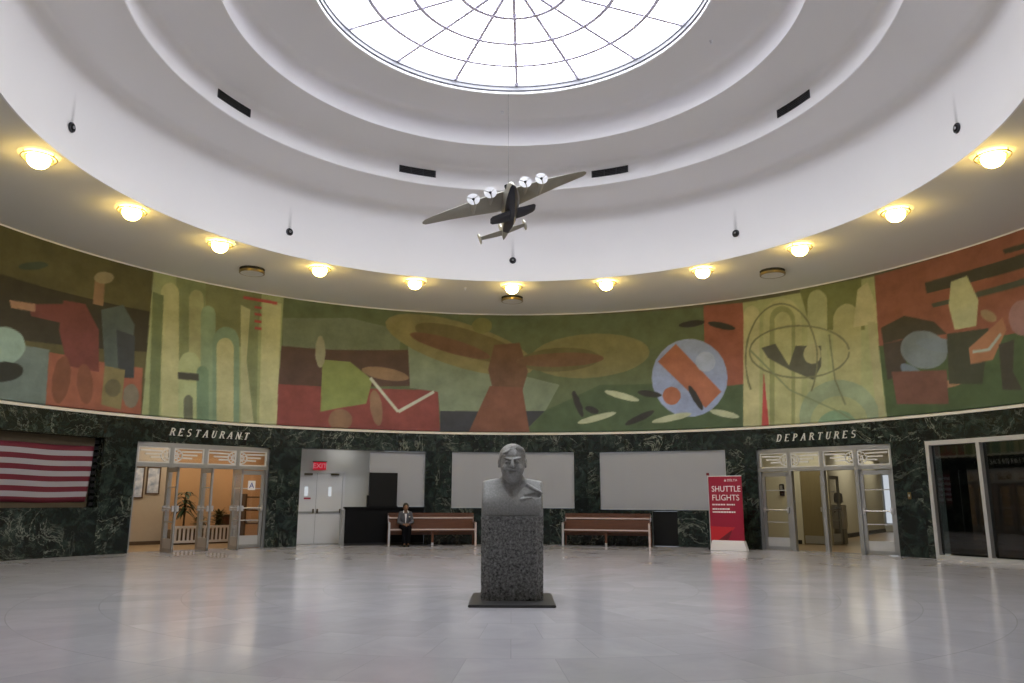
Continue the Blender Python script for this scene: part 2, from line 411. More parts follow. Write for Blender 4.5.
def s_cone(X, Y, Z, a, b, ra, rb):
    a = np.array(a, float); b = np.array(b, float); d = b-a; L2 = d@d
    t = np.clip(((X-a[0])*d[0]+(Y-a[1])*d[1]+(Z-a[2])*d[2])/L2, 0, 1)
    return np.sqrt((X-a[0]-t*d[0])**2+(Y-a[1]-t*d[1])**2+(Z-a[2]-t*d[2])**2)-(ra+(rb-ra)*t)
def s_box(X, Y, Z, c, b, r):
    q = [np.abs(A-c[i])-b[i]+r for i, A in enumerate((X, Y, Z))]
    return np.sqrt(sum(np.maximum(v, 0)**2 for v in q))+np.minimum(np.maximum(np.maximum(q[0], q[1]), q[2]), 0)-r
def smin(a, b, k):
    h = np.clip(.5+.5*(b-a)/k, 0, 1); return b+(a-b)*h-k*h*(1-h)
def smax(a, b, k): return -smin(-a, -b, k)
MURAL = [
(84,77,38,[-100.0,7.21,-53.6,7.27,-53.2,3.2,-100.0,3.21]),
(48,42,30,[-100.0,5.96,-71.3,5.96,-64.8,5.94,-53.4,5.95,-53.4,4.91,-60.4,4.78,-70.9,4.62,-100.0,4.6]),
(98,112,110,[-100.0,4.5,-65.3,4.56,-64.8,2.99,-100.0,3.01]),
(132,158,148,[-68.1,4.55,-68.1,4.45,-68.3,4.35,-68.6,4.25,-69.0,4.17,-69.4,4.11,-70.0,4.07,-70.6,4.05,-71.2,4.05,-71.7,4.08,-72.2,4.13,-72.5,4.19,-72.8,4.27,-73.0,4.36,-73.0,4.46,-72.8,4.56,-72.6,4.65,-72.2,4.73,-71.7,4.79,-71.2,4.84,-70.6,4.87,-70.0,4.87,-69.4,4.84,-68.9,4.8,-68.5,4.73,-68.3,4.64]),
(42,44,40,[-68.0,4.02,-68.0,3.97,-68.1,3.91,-68.4,3.85,-68.7,3.8,-69.2,3.75,-69.7,3.72,-70.2,3.69,-70.7,3.68,-71.2,3.68,-71.6,3.69,-71.9,3.72,-72.2,3.75,-72.3,3.8,-72.3,3.85,-72.2,3.9,-71.9,3.96,-71.6,4.01,-71.2,4.06,-70.7,4.1,-70.2,4.13,-69.7,4.14,-69.2,4.14,-68.7,4.13,-68.4,4.11,-68.1,4.07]),
(150,74,46,[-65.3,4.51,-59.0,4.49,-53.7,4.49,-53.3,3.2,-64.9,3.12]),
(112,42,38,[-64.4,5.76,-61.7,5.79,-59.7,5.24,-59.1,4.24,-63.0,4.27,-64.5,5.06]),
(112,42,38,[-68.5,5.47,-63.4,5.72,-62.6,5.22,-67.9,5.23]),
(70,84,84,[-59.7,5.74,-57.0,5.98,-55.3,5.54,-55.2,4.35,-58.3,4.21]),
(48,54,64,[-57.5,5.33,-55.1,5.26,-54.7,4.21,-56.6,4.17]),
(160,110,78,[-70.6,5.46,-67.6,5.52,-67.5,5.34,-70.3,5.3]),
(136,96,62,[-60.9,6.43,-59.6,6.39,-59.5,5.84,-60.8,5.84]),
(120,62,34,[-62.4,3.93,-62.5,3.8,-62.6,3.67,-62.8,3.56,-63.0,3.48,-63.2,3.42,-63.4,3.39,-63.7,3.39,-63.9,3.42,-64.1,3.48,-64.3,3.57,-64.5,3.67,-64.5,3.8,-64.6,3.93,-64.5,4.06,-64.4,4.18,-64.3,4.29,-64.1,4.38,-63.8,4.44,-63.6,4.47,-63.3,4.48,-63.1,4.45,-62.9,4.38,-62.7,4.3,-62.5,4.19,-62.5,4.06]),
(125,64,36,[-59.7,3.95,-59.6,3.84,-59.6,3.73,-59.6,3.64,-59.7,3.56,-59.8,3.5,-60.0,3.46,-60.3,3.45,-60.5,3.47,-60.8,3.51,-61.0,3.58,-61.2,3.67,-61.4,3.76,-61.6,3.87,-61.6,3.98,-61.7,4.09,-61.6,4.18,-61.6,4.26,-61.4,4.33,-61.2,4.36,-61.0,4.37,-60.7,4.36,-60.5,4.32,-60.2,4.25,-60.0,4.16,-59.8,4.06]),
(128,112,64,[-58.5,4.41,-55.9,4.38,-55.9,3.4,-58.4,3.47]),
(100,90,60,[-56.2,3.93,-56.2,3.88,-56.2,3.82,-56.4,3.78,-56.5,3.74,-56.7,3.71,-56.9,3.69,-57.2,3.69,-57.4,3.69,-57.6,3.71,-57.8,3.74,-58.0,3.78,-58.1,3.83,-58.2,3.88,-58.2,3.93,-58.1,3.98,-58.0,4.03,-57.8,4.07,-57.6,4.1,-57.4,4.12,-57.2,4.12,-56.9,4.12,-56.7,4.1,-56.5,4.07,-56.4,4.03,-56.2,3.98]),
(118,106,92,[-53.8,3.79,-53.8,3.71,-53.9,3.65,-54.0,3.58,-54.1,3.53,-54.3,3.5,-54.6,3.47,-54.8,3.47,-55.0,3.48,-55.3,3.51,-55.5,3.55,-55.6,3.61,-55.8,3.67,-55.8,3.74,-55.8,3.81,-55.8,3.88,-55.7,3.94,-55.5,3.99,-55.3,4.03,-55.1,4.05,-54.9,4.06,-54.6,4.05,-54.4,4.02,-54.2,3.98,-54.0,3.92,-53.9,3.86]),
(52,66,52,[-66.7,6.48,-66.7,6.45,-66.9,6.42,-67.1,6.39,-67.4,6.35,-67.7,6.31,-68.1,6.28,-68.5,6.25,-68.9,6.23,-69.3,6.21,-69.6,6.2,-69.9,6.2,-70.0,6.21,-70.1,6.23,-70.1,6.25,-70.0,6.28,-69.8,6.32,-69.5,6.35,-69.1,6.39,-68.7,6.42,-68.3,6.45,-67.9,6.48,-67.5,6.5,-67.2,6.5,-67.0,6.5,-66.8,6.49]),
(140,122,88,[-58.5,6.6,-58.6,6.56,-58.7,6.52,-58.8,6.48,-59.0,6.45,-59.3,6.42,-59.6,6.39,-59.9,6.38,-60.2,6.37,-60.4,6.38,-60.7,6.39,-60.8,6.41,-61.0,6.44,-61.0,6.47,-61.0,6.51,-60.9,6.54,-60.8,6.58,-60.6,6.62,-60.3,6.65,-60.0,6.67,-59.7,6.69,-59.4,6.69,-59.2,6.69,-58.9,6.68,-58.7,6.66,-58.6,6.63]),
(146,152,100,[-53.6,7.27,-35.2,7.18,-34.9,2.91,-53.2,3.2]),
(120,128,82,[-50.5,7.2,-46.4,7.17,-45.5,3.19,-49.1,3.14]),
(112,114,70,[-46.5,7.16,-38.4,7.13,-38.6,5.38,-45.8,5.47]),
(172,168,116,[-52.3,6.48,-52.3,6.56,-52.2,6.64,-52.0,6.71,-51.8,6.76,-51.4,6.8,-51.1,6.82,-50.8,6.81,-50.5,6.78,-50.2,6.73,-50.0,6.66,-49.9,6.58,-48.4,3.28,-50.7,3.24]),
(104,116,72,[-53.4,6.48,-51.9,6.44,-51.0,3.24,-52.3,3.26]),
(152,150,102,[-48.5,6.49,-48.5,6.56,-48.4,6.63,-48.3,6.69,-48.0,6.74,-47.8,6.77,-47.5,6.78,-47.2,6.77,-46.9,6.75,-46.7,6.7,-46.6,6.64,-46.5,6.57,-45.0,3.12,-47.0,3.09]),
(124,146,112,[-46.7,6.12,-46.7,6.19,-46.6,6.26,-46.5,6.32,-46.2,6.37,-46.0,6.4,-45.7,6.41,-45.4,6.4,-45.1,6.37,-44.9,6.32,-44.8,6.26,-44.7,6.19,-43.5,3.25,-45.5,3.22]),
(160,168,116,[-49.1,4.69,-49.1,4.79,-48.9,4.89,-48.7,4.97,-48.4,5.03,-48.0,5.07,-47.6,5.08,-47.1,5.07,-46.8,5.02,-46.5,4.95,-46.2,4.87,-46.1,4.77,-45.5,3.22,-48.4,3.18]),
(104,132,102,[-46.6,4.54,-46.6,4.6,-46.5,4.65,-46.4,4.7,-46.2,4.73,-46.0,4.75,-45.8,4.76,-45.5,4.75,-45.3,4.72,-45.2,4.68,-45.0,4.64,-45.0,4.58,-44.4,3.23,-46.0,3.21]),
(96,98,80,[-48.0,3.79,-48.0,3.83,-47.9,3.87,-47.8,3.9,-47.7,3.93,-47.5,3.94,-47.4,3.95,-47.2,3.94,-47.1,3.92,-46.9,3.89,-46.8,3.86,-46.8,3.82,-46.5,3.2,-47.7,3.19]),
(66,64,56,[-49.1,4.51,-46.3,4.53,-46.2,4.34,-49.0,4.33]),
(112,138,110,[-44.8,5.41,-44.8,5.53,-44.6,5.66,-44.3,5.76,-43.9,5.84,-43.4,5.9,-42.8,5.91,-42.3,5.89,-41.8,5.84,-41.5,5.75,-41.2,5.64,-41.1,5.51,-40.2,3.13,-43.8,3.08]),
(172,166,116,[-44.2,5.29,-44.2,5.37,-44.1,5.44,-43.9,5.51,-43.6,5.56,-43.3,5.59,-43.0,5.6,-42.6,5.59,-42.3,5.55,-42.1,5.5,-41.9,5.43,-41.8,5.35,-41.0,3.12,-43.3,3.09]),
(176,172,122,[-38.3,6.84,-35.5,6.81,-35.0,3.08,-37.5,3.16]),
(120,128,84,[-40.1,6.49,-38.7,6.48,-37.8,3.05,-39.6,3.13]),
(168,164,118,[-41.3,6.59,-39.9,6.5,-39.9,5.07,-38.1,3.15,-40.0,3.13]),
(176,44,44,[-41.0,6.86,-36.1,6.85,-36.1,6.76,-41.0,6.78]),
(176,44,44,[-39.3,6.63,-38.3,6.63,-38.3,6.56,-39.3,6.56]),
(176,44,44,[-39.3,6.43,-38.3,6.43,-38.2,6.36,-39.2,6.36]),
(176,44,44,[-39.2,6.23,-38.2,6.23,-38.2,6.16,-39.2,6.16]),
(176,44,44,[-39.1,6.03,-38.1,6.03,-38.1,5.96,-39.1,5.96]),
(88,100,66,[-35.2,7.18,-17.6,6.98,-0.0,6.99,18.4,6.96,35.5,6.89,35.4,3.12,0.0,3.18,-35.0,3.08]),
(104,114,90,[-35.2,6.4,-25.2,6.65,-17.5,6.41,-17.4,5.72,-34.9,5.53]),
(82,54,46,[-35.1,5.58,-27.9,5.62,-15.7,5.8,-15.7,4.68,-35.2,4.43]),
(136,50,46,[-35.2,4.48,-24.7,4.53,-11.4,4.59,-10.9,3.19,-35.0,3.13]),
(116,128,104,[-16.2,5.95,-6.5,5.81,1.3,5.1,7.4,4.78,5.1,3.95,-11.0,3.92,-11.4,4.53,-15.7,4.62]),
(52,54,66,[-11.0,3.95,5.1,3.98,1.3,3.21,-10.9,3.19]),
(70,90,58,[5.1,3.98,13.6,4.75,35.8,4.64,35.4,3.12,1.3,3.18]),
(128,116,66,[3.5,5.33,2.9,5.19,1.7,5.11,-0.1,5.07,-2.3,5.09,-4.9,5.16,-7.7,5.28,-10.5,5.44,-13.1,5.62,-15.5,5.83,-17.4,6.04,-18.8,6.25,-19.6,6.44,-19.8,6.62,-19.2,6.77,-18.0,6.88,-16.2,6.94,-14.0,6.94,-11.4,6.89,-8.6,6.78,-5.8,6.62,-3.1,6.42,-0.7,6.2,1.3,5.96,2.7,5.72,3.4,5.51]),
(104,90,48,[2.1,5.55,1.7,5.47,0.8,5.43,-0.5,5.42,-2.1,5.45,-4.0,5.52,-6.1,5.61,-8.2,5.73,-10.2,5.87,-11.9,6.01,-13.4,6.16,-14.5,6.3,-15.1,6.42,-15.2,6.53,-14.9,6.62,-14.0,6.67,-12.7,6.69,-11.0,6.67,-9.1,6.62,-7.1,6.53,-5.0,6.41,-2.9,6.26,-1.2,6.11,0.3,5.95,1.4,5.79,2.0,5.66]),
(122,114,66,[21.3,5.7,21.1,5.54,20.3,5.39,19.1,5.25,17.5,5.13,15.5,5.05,13.4,4.99,11.2,4.97,9.0,4.99,7.0,5.05,5.3,5.14,4.0,5.26,3.2,5.41,2.8,5.57,3.0,5.74,3.8,5.91,5.0,6.07,6.7,6.2,8.7,6.29,10.8,6.35,13.1,6.36,15.2,6.33,17.2,6.26,18.9,6.15,20.2,6.02,21.0,5.87]),
(100,92,52,[13.7,5.6,13.5,5.51,13.0,5.42,12.1,5.34,11.0,5.28,9.7,5.23,8.3,5.2,6.8,5.19,5.4,5.2,4.0,5.23,2.9,5.28,2.0,5.34,1.5,5.42,1.3,5.51,1.4,5.61,1.9,5.7,2.8,5.78,3.9,5.85,5.2,5.91,6.6,5.94,8.1,5.95,9.6,5.93,10.9,5.9,12.1,5.84,12.9,5.77,13.5,5.69]),
(116,112,54,[-3.2,6.66,-3.2,6.6,-3.3,6.54,-3.5,6.49,-3.8,6.45,-4.2,6.42,-4.5,6.4,-4.9,6.4,-5.3,6.41,-5.6,6.44,-5.9,6.48,-6.1,6.53,-6.2,6.59,-6.3,6.65,-6.3,6.71,-6.1,6.77,-5.9,6.82,-5.6,6.86,-5.3,6.9,-4.9,6.91,-4.5,6.91,-4.2,6.9,-3.8,6.87,-3.6,6.83,-3.3,6.78,-3.2,6.72]),
(106,68,46,[-2.8,6.05,1.2,6.12,2.5,5.2,1.3,4.38,-2.7,4.44,-3.7,5.26]),
(112,72,48,[-3.4,5.65,-3.6,5.61,-4.2,5.59,-5.1,5.59,-6.3,5.62,-7.7,5.67,-9.2,5.73,-10.7,5.81,-12.2,5.9,-13.5,5.99,-14.6,6.07,-15.4,6.16,-15.8,6.23,-16.0,6.29,-15.7,6.33,-15.1,6.36,-14.2,6.36,-13.0,6.34,-11.7,6.3,-10.2,6.24,-8.6,6.16,-7.2,6.07,-5.9,5.98,-4.8,5.88,-4.0,5.79,-3.5,5.71]),
(112,76,50,[14.3,5.57,14.1,5.52,13.5,5.47,12.6,5.43,11.4,5.39,9.9,5.37,8.3,5.35,6.7,5.34,5.1,5.35,3.6,5.37,2.4,5.4,1.4,5.43,0.8,5.48,0.6,5.53,0.8,5.59,1.4,5.64,2.3,5.69,3.6,5.73,5.0,5.76,6.6,5.78,8.3,5.79,9.9,5.78,11.3,5.76,12.6,5.72,13.5,5.68,14.1,5.63]),
(122,68,47,[-3.4,4.75,1.6,4.7,2.8,3.27,-6.7,3.26]),
(124,134,58,[-29.0,5.3,-24.9,5.31,-21.4,4.81,-22.2,4.08,-26.0,3.92,-28.9,3.77]),
(140,104,72,[-15.9,4.92,-16.0,4.88,-16.4,4.85,-16.9,4.83,-17.6,4.81,-18.4,4.81,-19.2,4.82,-20.1,4.84,-20.9,4.87,-21.7,4.91,-22.3,4.96,-22.7,5.0,-23.0,5.05,-23.1,5.1,-23.0,5.14,-22.6,5.17,-22.1,5.2,-21.5,5.21,-20.7,5.22,-19.8,5.21,-19.0,5.19,-18.1,5.16,-17.4,5.12,-16.7,5.07,-16.3,5.02,-16.0,4.97]),
(132,92,64,[-24.2,3.58,-24.2,3.51,-24.3,3.43,-24.6,3.37,-24.9,3.31,-25.2,3.27,-25.6,3.25,-26.1,3.25,-26.5,3.26,-26.9,3.29,-27.2,3.34,-27.4,3.4,-27.6,3.47,-27.7,3.55,-27.6,3.63,-27.5,3.7,-27.3,3.77,-27.0,3.82,-26.6,3.86,-26.2,3.88,-25.8,3.89,-25.4,3.87,-25.0,3.84,-24.7,3.79,-24.4,3.73,-24.2,3.66]),
(140,100,72,[-19.8,4.0,-19.7,3.88,-19.7,3.75,-19.7,3.64,-19.8,3.55,-19.9,3.49,-20.1,3.45,-20.3,3.44,-20.5,3.47,-20.8,3.52,-21.0,3.6,-21.2,3.7,-21.4,3.81,-21.6,3.94,-21.6,4.07,-21.7,4.19,-21.7,4.3,-21.6,4.39,-21.4,4.46,-21.3,4.5,-21.0,4.5,-20.8,4.48,-20.6,4.43,-20.3,4.35,-20.1,4.25,-19.9,4.13]),
(146,140,112,[-28.6,5.54,-28.6,5.43,-28.7,5.32,-28.7,5.22,-28.9,5.15,-29.0,5.09,-29.2,5.06,-29.3,5.06,-29.5,5.08,-29.7,5.13,-29.8,5.21,-30.0,5.3,-30.1,5.4,-30.1,5.52,-30.1,5.63,-30.1,5.74,-30.0,5.83,-29.9,5.91,-29.8,5.97,-29.6,6.0,-29.4,6.01,-29.2,5.98,-29.1,5.93,-28.9,5.86,-28.8,5.76,-28.7,5.66]),
(180,180,168,[-21.9,4.83,-17.5,3.85,-17.2,3.91,-21.6,4.9]),
(180,180,168,[-17.2,3.84,-11.9,4.49,-12.1,4.57,-17.5,3.92]),
(150,72,50,[29.7,6.96,35.5,6.89,35.5,4.53,29.4,4.5]),
(132,146,198,[32.7,4.75,32.5,4.48,31.9,4.23,31.1,4.02,30.1,3.85,28.9,3.74,27.6,3.68,26.2,3.7,24.9,3.77,23.8,3.91,22.8,4.11,22.1,4.35,21.6,4.62,21.5,4.9,21.7,5.18,22.2,5.44,23.1,5.67,24.1,5.84,25.4,5.96,26.7,6.0,28.1,5.98,29.4,5.88,30.5,5.73,31.5,5.53,32.2,5.29,32.6,5.02]),
(168,88,56,[22.5,5.38,25.3,5.88,31.7,4.36,29.3,3.92]),
(150,162,204,[31.1,5.24,31.0,5.17,30.9,5.11,30.7,5.05,30.4,5.01,30.1,4.98,29.7,4.97,29.4,4.98,29.0,5.0,28.7,5.04,28.5,5.09,28.3,5.15,28.2,5.22,28.1,5.29,28.2,5.36,28.3,5.43,28.6,5.48,28.8,5.53,29.2,5.56,29.5,5.57,29.9,5.56,30.2,5.54,30.5,5.5,30.8,5.45,30.9,5.38,31.0,5.31]),
(168,88,56,[25.7,4.31,25.7,4.25,25.5,4.19,25.3,4.14,25.1,4.1,24.8,4.07,24.5,4.06,24.2,4.06,23.9,4.08,23.6,4.11,23.4,4.16,23.2,4.21,23.1,4.28,23.0,4.34,23.1,4.4,23.2,4.46,23.4,4.52,23.7,4.56,24.0,4.58,24.3,4.6,24.6,4.59,24.9,4.57,25.2,4.54,25.4,4.49,25.6,4.44,25.7,4.38]),
(46,44,46,[10.9,3.78,10.7,3.78,10.6,3.81,10.4,3.86,10.2,3.93,10.0,4.01,9.8,4.1,9.6,4.2,9.5,4.3,9.4,4.39,9.3,4.47,9.3,4.53,9.4,4.57,9.5,4.59,9.6,4.59,9.8,4.56,9.9,4.51,10.1,4.44,10.4,4.36,10.5,4.26,10.7,4.17,10.9,4.07,10.9,3.98,11.0,3.9,11.0,3.84,11.0,3.8]),
(176,178,146,[16.0,3.89,15.9,3.86,15.7,3.83,15.3,3.79,14.8,3.75,14.2,3.71,13.5,3.67,12.8,3.63,12.1,3.6,11.5,3.58,10.9,3.57,10.5,3.57,10.2,3.58,10.1,3.6,10.1,3.62,10.4,3.66,10.7,3.7,11.3,3.74,11.9,3.78,12.6,3.82,13.3,3.85,14.0,3.88,14.6,3.9,15.2,3.91,15.6,3.91,15.9,3.9]),
(176,178,146,[19.5,4.23,19.4,4.21,19.1,4.21,18.7,4.21,18.3,4.22,17.7,4.25,17.1,4.28,16.4,4.32,15.8,4.36,15.3,4.41,14.8,4.45,14.5,4.49,14.3,4.53,14.3,4.55,14.4,4.57,14.6,4.58,15.0,4.57,15.5,4.56,16.1,4.54,16.7,4.5,17.3,4.47,17.9,4.42,18.5,4.38,18.9,4.33,19.3,4.29,19.5,4.26]),
(46,44,46,[21.7,3.9,21.7,3.87,21.5,3.83,21.3,3.79,20.9,3.74,20.5,3.69,20.0,3.64,19.4,3.6,18.9,3.56,18.4,3.53,18.0,3.51,17.6,3.5,17.4,3.5,17.3,3.52,17.3,3.55,17.5,3.58,17.7,3.63,18.1,3.67,18.5,3.72,19.1,3.77,19.6,3.82,20.1,3.86,20.6,3.89,21.0,3.91,21.4,3.92,21.6,3.91]),
(46,44,46,[22.9,4.35,22.8,4.33,22.6,4.32,22.4,4.31,22.1,4.3,21.7,4.31,21.2,4.32,20.8,4.33,20.4,4.35,20.0,4.38,19.7,4.41,19.5,4.43,19.4,4.46,19.3,4.48,19.4,4.51,19.6,4.52,19.8,4.53,20.2,4.53,20.6,4.53,21.0,4.52,21.4,4.5,21.8,4.48,22.2,4.46,22.5,4.43,22.7,4.4,22.9,4.38]),
(176,178,146,[27.2,3.77,27.1,3.75,26.9,3.72,26.5,3.69,26.0,3.65,25.4,3.62,24.7,3.6,24.0,3.57,23.3,3.55,22.7,3.54,22.1,3.54,21.7,3.54,21.4,3.55,21.3,3.57,21.4,3.6,21.6,3.63,22.0,3.66,22.5,3.69,23.2,3.73,23.8,3.76,24.5,3.78,25.2,3.8,25.8,3.81,26.4,3.81,26.8,3.8,27.1,3.79]),
(46,44,46,[13.3,3.91,13.2,3.89,13.1,3.88,12.9,3.87,12.7,3.87,12.5,3.88,12.2,3.89,12.0,3.91,11.8,3.93,11.6,3.96,11.4,3.99,11.3,4.02,11.3,4.04,11.3,4.07,11.4,4.09,11.5,4.1,11.7,4.11,11.9,4.11,12.1,4.1,12.3,4.09,12.6,4.07,12.8,4.05,13.0,4.02,13.2,3.99,13.3,3.96,13.3,3.94]),
(46,44,46,[28.8,3.86,28.7,3.86,28.5,3.89,28.3,3.93,28.1,3.99,27.9,4.06,27.6,4.14,27.4,4.23,27.2,4.32,27.0,4.4,26.9,4.48,26.9,4.54,26.9,4.58,27.0,4.6,27.1,4.6,27.3,4.58,27.5,4.53,27.7,4.47,28.0,4.4,28.2,4.31,28.4,4.23,28.6,4.14,28.8,4.06,28.9,3.98,28.9,3.92,28.9,3.88]),
(176,178,146,[34.1,3.61,34.0,3.59,33.8,3.58,33.5,3.58,33.1,3.58,32.6,3.6,32.1,3.62,31.6,3.64,31.1,3.68,30.7,3.71,30.3,3.74,30.1,3.78,29.9,3.81,29.9,3.83,30.0,3.85,30.2,3.86,30.5,3.86,30.9,3.86,31.4,3.84,31.9,3.82,32.4,3.79,32.8,3.76,33.3,3.73,33.6,3.69,33.9,3.66,34.0,3.63]),
(46,44,46,[29.7,6.46,29.7,6.44,29.5,6.42,29.3,6.39,28.9,6.38,28.5,6.36,28.1,6.35,27.6,6.35,27.2,6.35,26.7,6.36,26.4,6.37,26.1,6.39,25.9,6.41,25.9,6.43,25.9,6.46,26.1,6.48,26.3,6.5,26.7,6.52,27.1,6.53,27.5,6.54,28.0,6.55,28.4,6.55,28.9,6.54,29.2,6.52,29.5,6.51,29.7,6.49]),
(46,44,46,[34.2,6.16,34.1,6.14,33.9,6.13,33.6,6.13,33.2,6.14,32.8,6.16,32.3,6.18,31.9,6.22,31.4,6.25,31.0,6.29,30.6,6.33,30.4,6.37,30.3,6.4,30.2,6.42,30.3,6.44,30.5,6.45,30.8,6.45,31.2,6.44,31.6,6.42,32.1,6.4,32.6,6.36,33.0,6.33,33.4,6.29,33.8,6.25,34.0,6.21,34.2,6.18]),
(158,160,104,[35.5,6.89,54.0,6.94,53.9,3.3,35.4,3.12]),
(112,116,56,[43.7,7.0,52.2,6.97,52.1,5.59,44.9,5.83]),
(172,168,112,[38.3,6.28,38.5,6.47,38.9,6.63,39.4,6.75,40.1,6.83,40.8,6.86,41.6,6.83,42.3,6.76,42.9,6.64,43.4,6.48,43.6,6.31,43.7,6.12,42.6,3.15,37.4,3.21]),
(136,140,84,[39.2,6.24,39.3,6.36,39.5,6.47,39.9,6.56,40.4,6.61,40.9,6.63,41.4,6.61,41.9,6.56,42.3,6.48,42.6,6.37,42.8,6.25,42.8,6.13,41.7,3.11,38.2,3.15]),
(168,164,108,[39.9,6.2,39.9,6.28,40.1,6.35,40.4,6.41,40.7,6.44,41.0,6.46,41.3,6.44,41.7,6.41,41.9,6.36,42.1,6.29,42.2,6.21,42.3,6.13,41.2,3.17,38.9,3.19]),
(164,164,112,[44.7,6.62,44.8,6.71,45.0,6.79,45.2,6.85,45.6,6.89,46.0,6.9,46.4,6.89,46.7,6.85,47.0,6.78,47.3,6.7,47.4,6.61,47.4,6.52,46.1,3.22,43.4,3.25]),
(166,160,104,[48.0,5.98,48.1,6.1,48.4,6.21,48.8,6.3,49.3,6.35,49.8,6.37,50.3,6.35,50.8,6.29,51.2,6.2,51.5,6.1,51.7,5.97,51.7,5.85,50.5,3.21,46.9,3.26]),
(176,168,118,[35.5,6.52,35.6,6.59,35.7,6.66,36.0,6.72,36.3,6.75,36.6,6.77,36.9,6.76,37.2,6.72,37.5,6.67,37.7,6.61,37.8,6.53,37.8,6.45,36.8,3.16,34.5,3.18]),
(182,172,122,[51.6,6.68,53.0,6.83,54.5,5.71,50.6,5.7]),
(164,156,108,[52.5,5.79,53.5,5.75,53.7,3.31,52.6,3.3]),
(138,152,118,[52.9,3.37,52.7,3.16,52.1,2.96,51.4,2.8,50.4,2.66,49.2,2.57,48.0,2.53,46.8,2.54,45.6,2.61,44.5,2.72,43.6,2.88,42.9,3.08,42.5,3.3,42.4,3.53,42.7,3.76,43.2,3.97,44.0,4.15,45.1,4.28,46.3,4.37,47.5,4.4,48.8,4.37,50.0,4.28,51.1,4.16,51.9,3.99,52.5,3.8,52.9,3.59]),
(158,160,108,[51.4,3.19,51.2,3.03,50.9,2.87,50.3,2.74,49.6,2.64,48.7,2.56,47.8,2.53,46.9,2.54,46.1,2.59,45.3,2.68,44.6,2.8,44.2,2.95,43.9,3.12,43.8,3.3,44.0,3.47,44.4,3.64,45.0,3.78,45.8,3.88,46.6,3.95,47.5,3.97,48.4,3.96,49.3,3.9,50.1,3.8,50.7,3.68,51.2,3.53,51.4,3.36]),
(118,150,116,[50.1,3.06,50.0,2.94,49.7,2.83,49.3,2.73,48.7,2.66,48.1,2.61,47.5,2.58,46.8,2.59,46.2,2.62,45.6,2.69,45.2,2.78,44.8,2.88,44.6,3.0,44.6,3.13,44.7,3.25,45.0,3.37,45.4,3.47,46.0,3.54,46.6,3.59,47.2,3.61,47.9,3.6,48.5,3.56,49.1,3.5,49.5,3.41,49.9,3.3,50.1,3.18]),
(158,160,104,[40.9,3.09,53.9,3.28,53.7,2.86,40.8,2.64]),
(84,84,70,[37.8,5.51,39.8,5.58,41.5,4.92,42.6,5.45,46.1,5.35,45.9,4.81,44.7,4.46,41.5,4.81,38.6,5.21]),
(166,160,112,[46.0,5.14,46.0,5.07,45.8,5.02,45.7,4.97,45.4,4.93,45.2,4.9,44.9,4.9,44.6,4.9,44.3,4.93,44.0,4.96,43.8,5.01,43.7,5.07,43.6,5.13,43.6,5.2,43.7,5.26,43.8,5.32,44.0,5.37,44.2,5.41,44.5,5.43,44.8,5.44,45.1,5.43,45.3,5.41,45.6,5.37,45.8,5.32,45.9,5.27,46.0,5.2]),
(112,112,78,[44.4,4.15,44.8,4.34,45.1,4.54,45.4,4.75,45.5,4.98,45.6,5.2,45.5,5.43,45.3,5.65,45.0,5.86,44.7,6.06,44.2,6.23,43.6,6.39,43.0,6.52,42.3,6.62,41.5,6.69,40.8,6.72,40.0,6.71,39.2,6.67,38.5,6.59,37.8,6.48,37.1,6.33,36.6,6.16,36.1,5.96,35.7,5.75,35.5,5.52,35.3,5.28,35.3,5.04,35.4,4.8,35.5,4.57,35.8,4.35,36.1,4.36,35.8,4.58,35.6,4.8,35.5,5.04,35.6,5.27,35.7,5.51,36.0,5.73,36.3,5.94,36.8,6.13,37.3,6.3,37.9,6.44,38.6,6.55,39.3,6.62,40.0,6.67,40.8,6.67,41.5,6.64,42.2,6.58,42.8,6.49,43.5,6.36,44.0,6.21,44.5,6.04,44.8,5.85,45.1,5.64,45.3,5.43,45.4,5.2,45.3,4.98,45.2,4.76,44.9,4.55,44.6,4.35,44.2,4.17]),
(112,112,78,[49.7,5.09,49.5,4.96,49.0,4.84,48.2,4.73,47.3,4.65,46.1,4.59,44.7,4.57,43.3,4.57,41.9,4.61,40.5,4.67,39.2,4.77,38.1,4.89,37.2,5.02,36.5,5.17,36.2,5.33,36.2,5.48,36.5,5.62,37.1,5.75,38.0,5.86,39.1,5.94,40.4,5.98,41.8,5.99,43.3,5.97,44.7,5.91,46.1,5.82,47.3,5.71,48.3,5.57,49.0,5.43,49.5,5.29,49.7,5.14,49.9,5.15,49.7,5.3,49.2,5.46,48.4,5.61,47.3,5.74,46.1,5.86,44.7,5.95,43.3,6.01,41.8,6.04,40.3,6.03,39.0,5.98,37.9,5.9,36.9,5.79,36.3,5.65,36.0,5.49,36.0,5.32,36.3,5.15,37.0,4.99,37.9,4.85,39.1,4.73,40.4,4.63,41.8,4.56,43.3,4.53,44.8,4.52,46.1,4.55,47.3,4.61,48.4,4.69,49.1,4.8,49.7,4.94,49.9,5.08]),
(120,130,90,[36.0,5.48,41.3,4.24,47.8,3.54,50.2,3.19,50.3,3.23,47.9,3.57,41.4,4.27,36.2,5.51]),
(112,116,80,[47.2,5.62,47.5,4.4,48.6,3.72,48.8,3.73,47.7,4.4,47.4,5.62]),
(186,40,40,[37.9,4.83,38.2,3.2,37.1,3.19]),
(142,72,48,[54.0,6.94,64.9,7.02,74.4,7.0,100.0,7.41,100.0,4.08,63.6,4.81,53.7,5.02]),
(66,86,46,[53.7,5.12,63.6,4.88,100.0,4.56,100.0,3.29,70.0,3.22,53.9,3.25]),
(60,56,46,[60.3,6.46,100.0,6.53,100.0,6.17,60.4,6.18]),
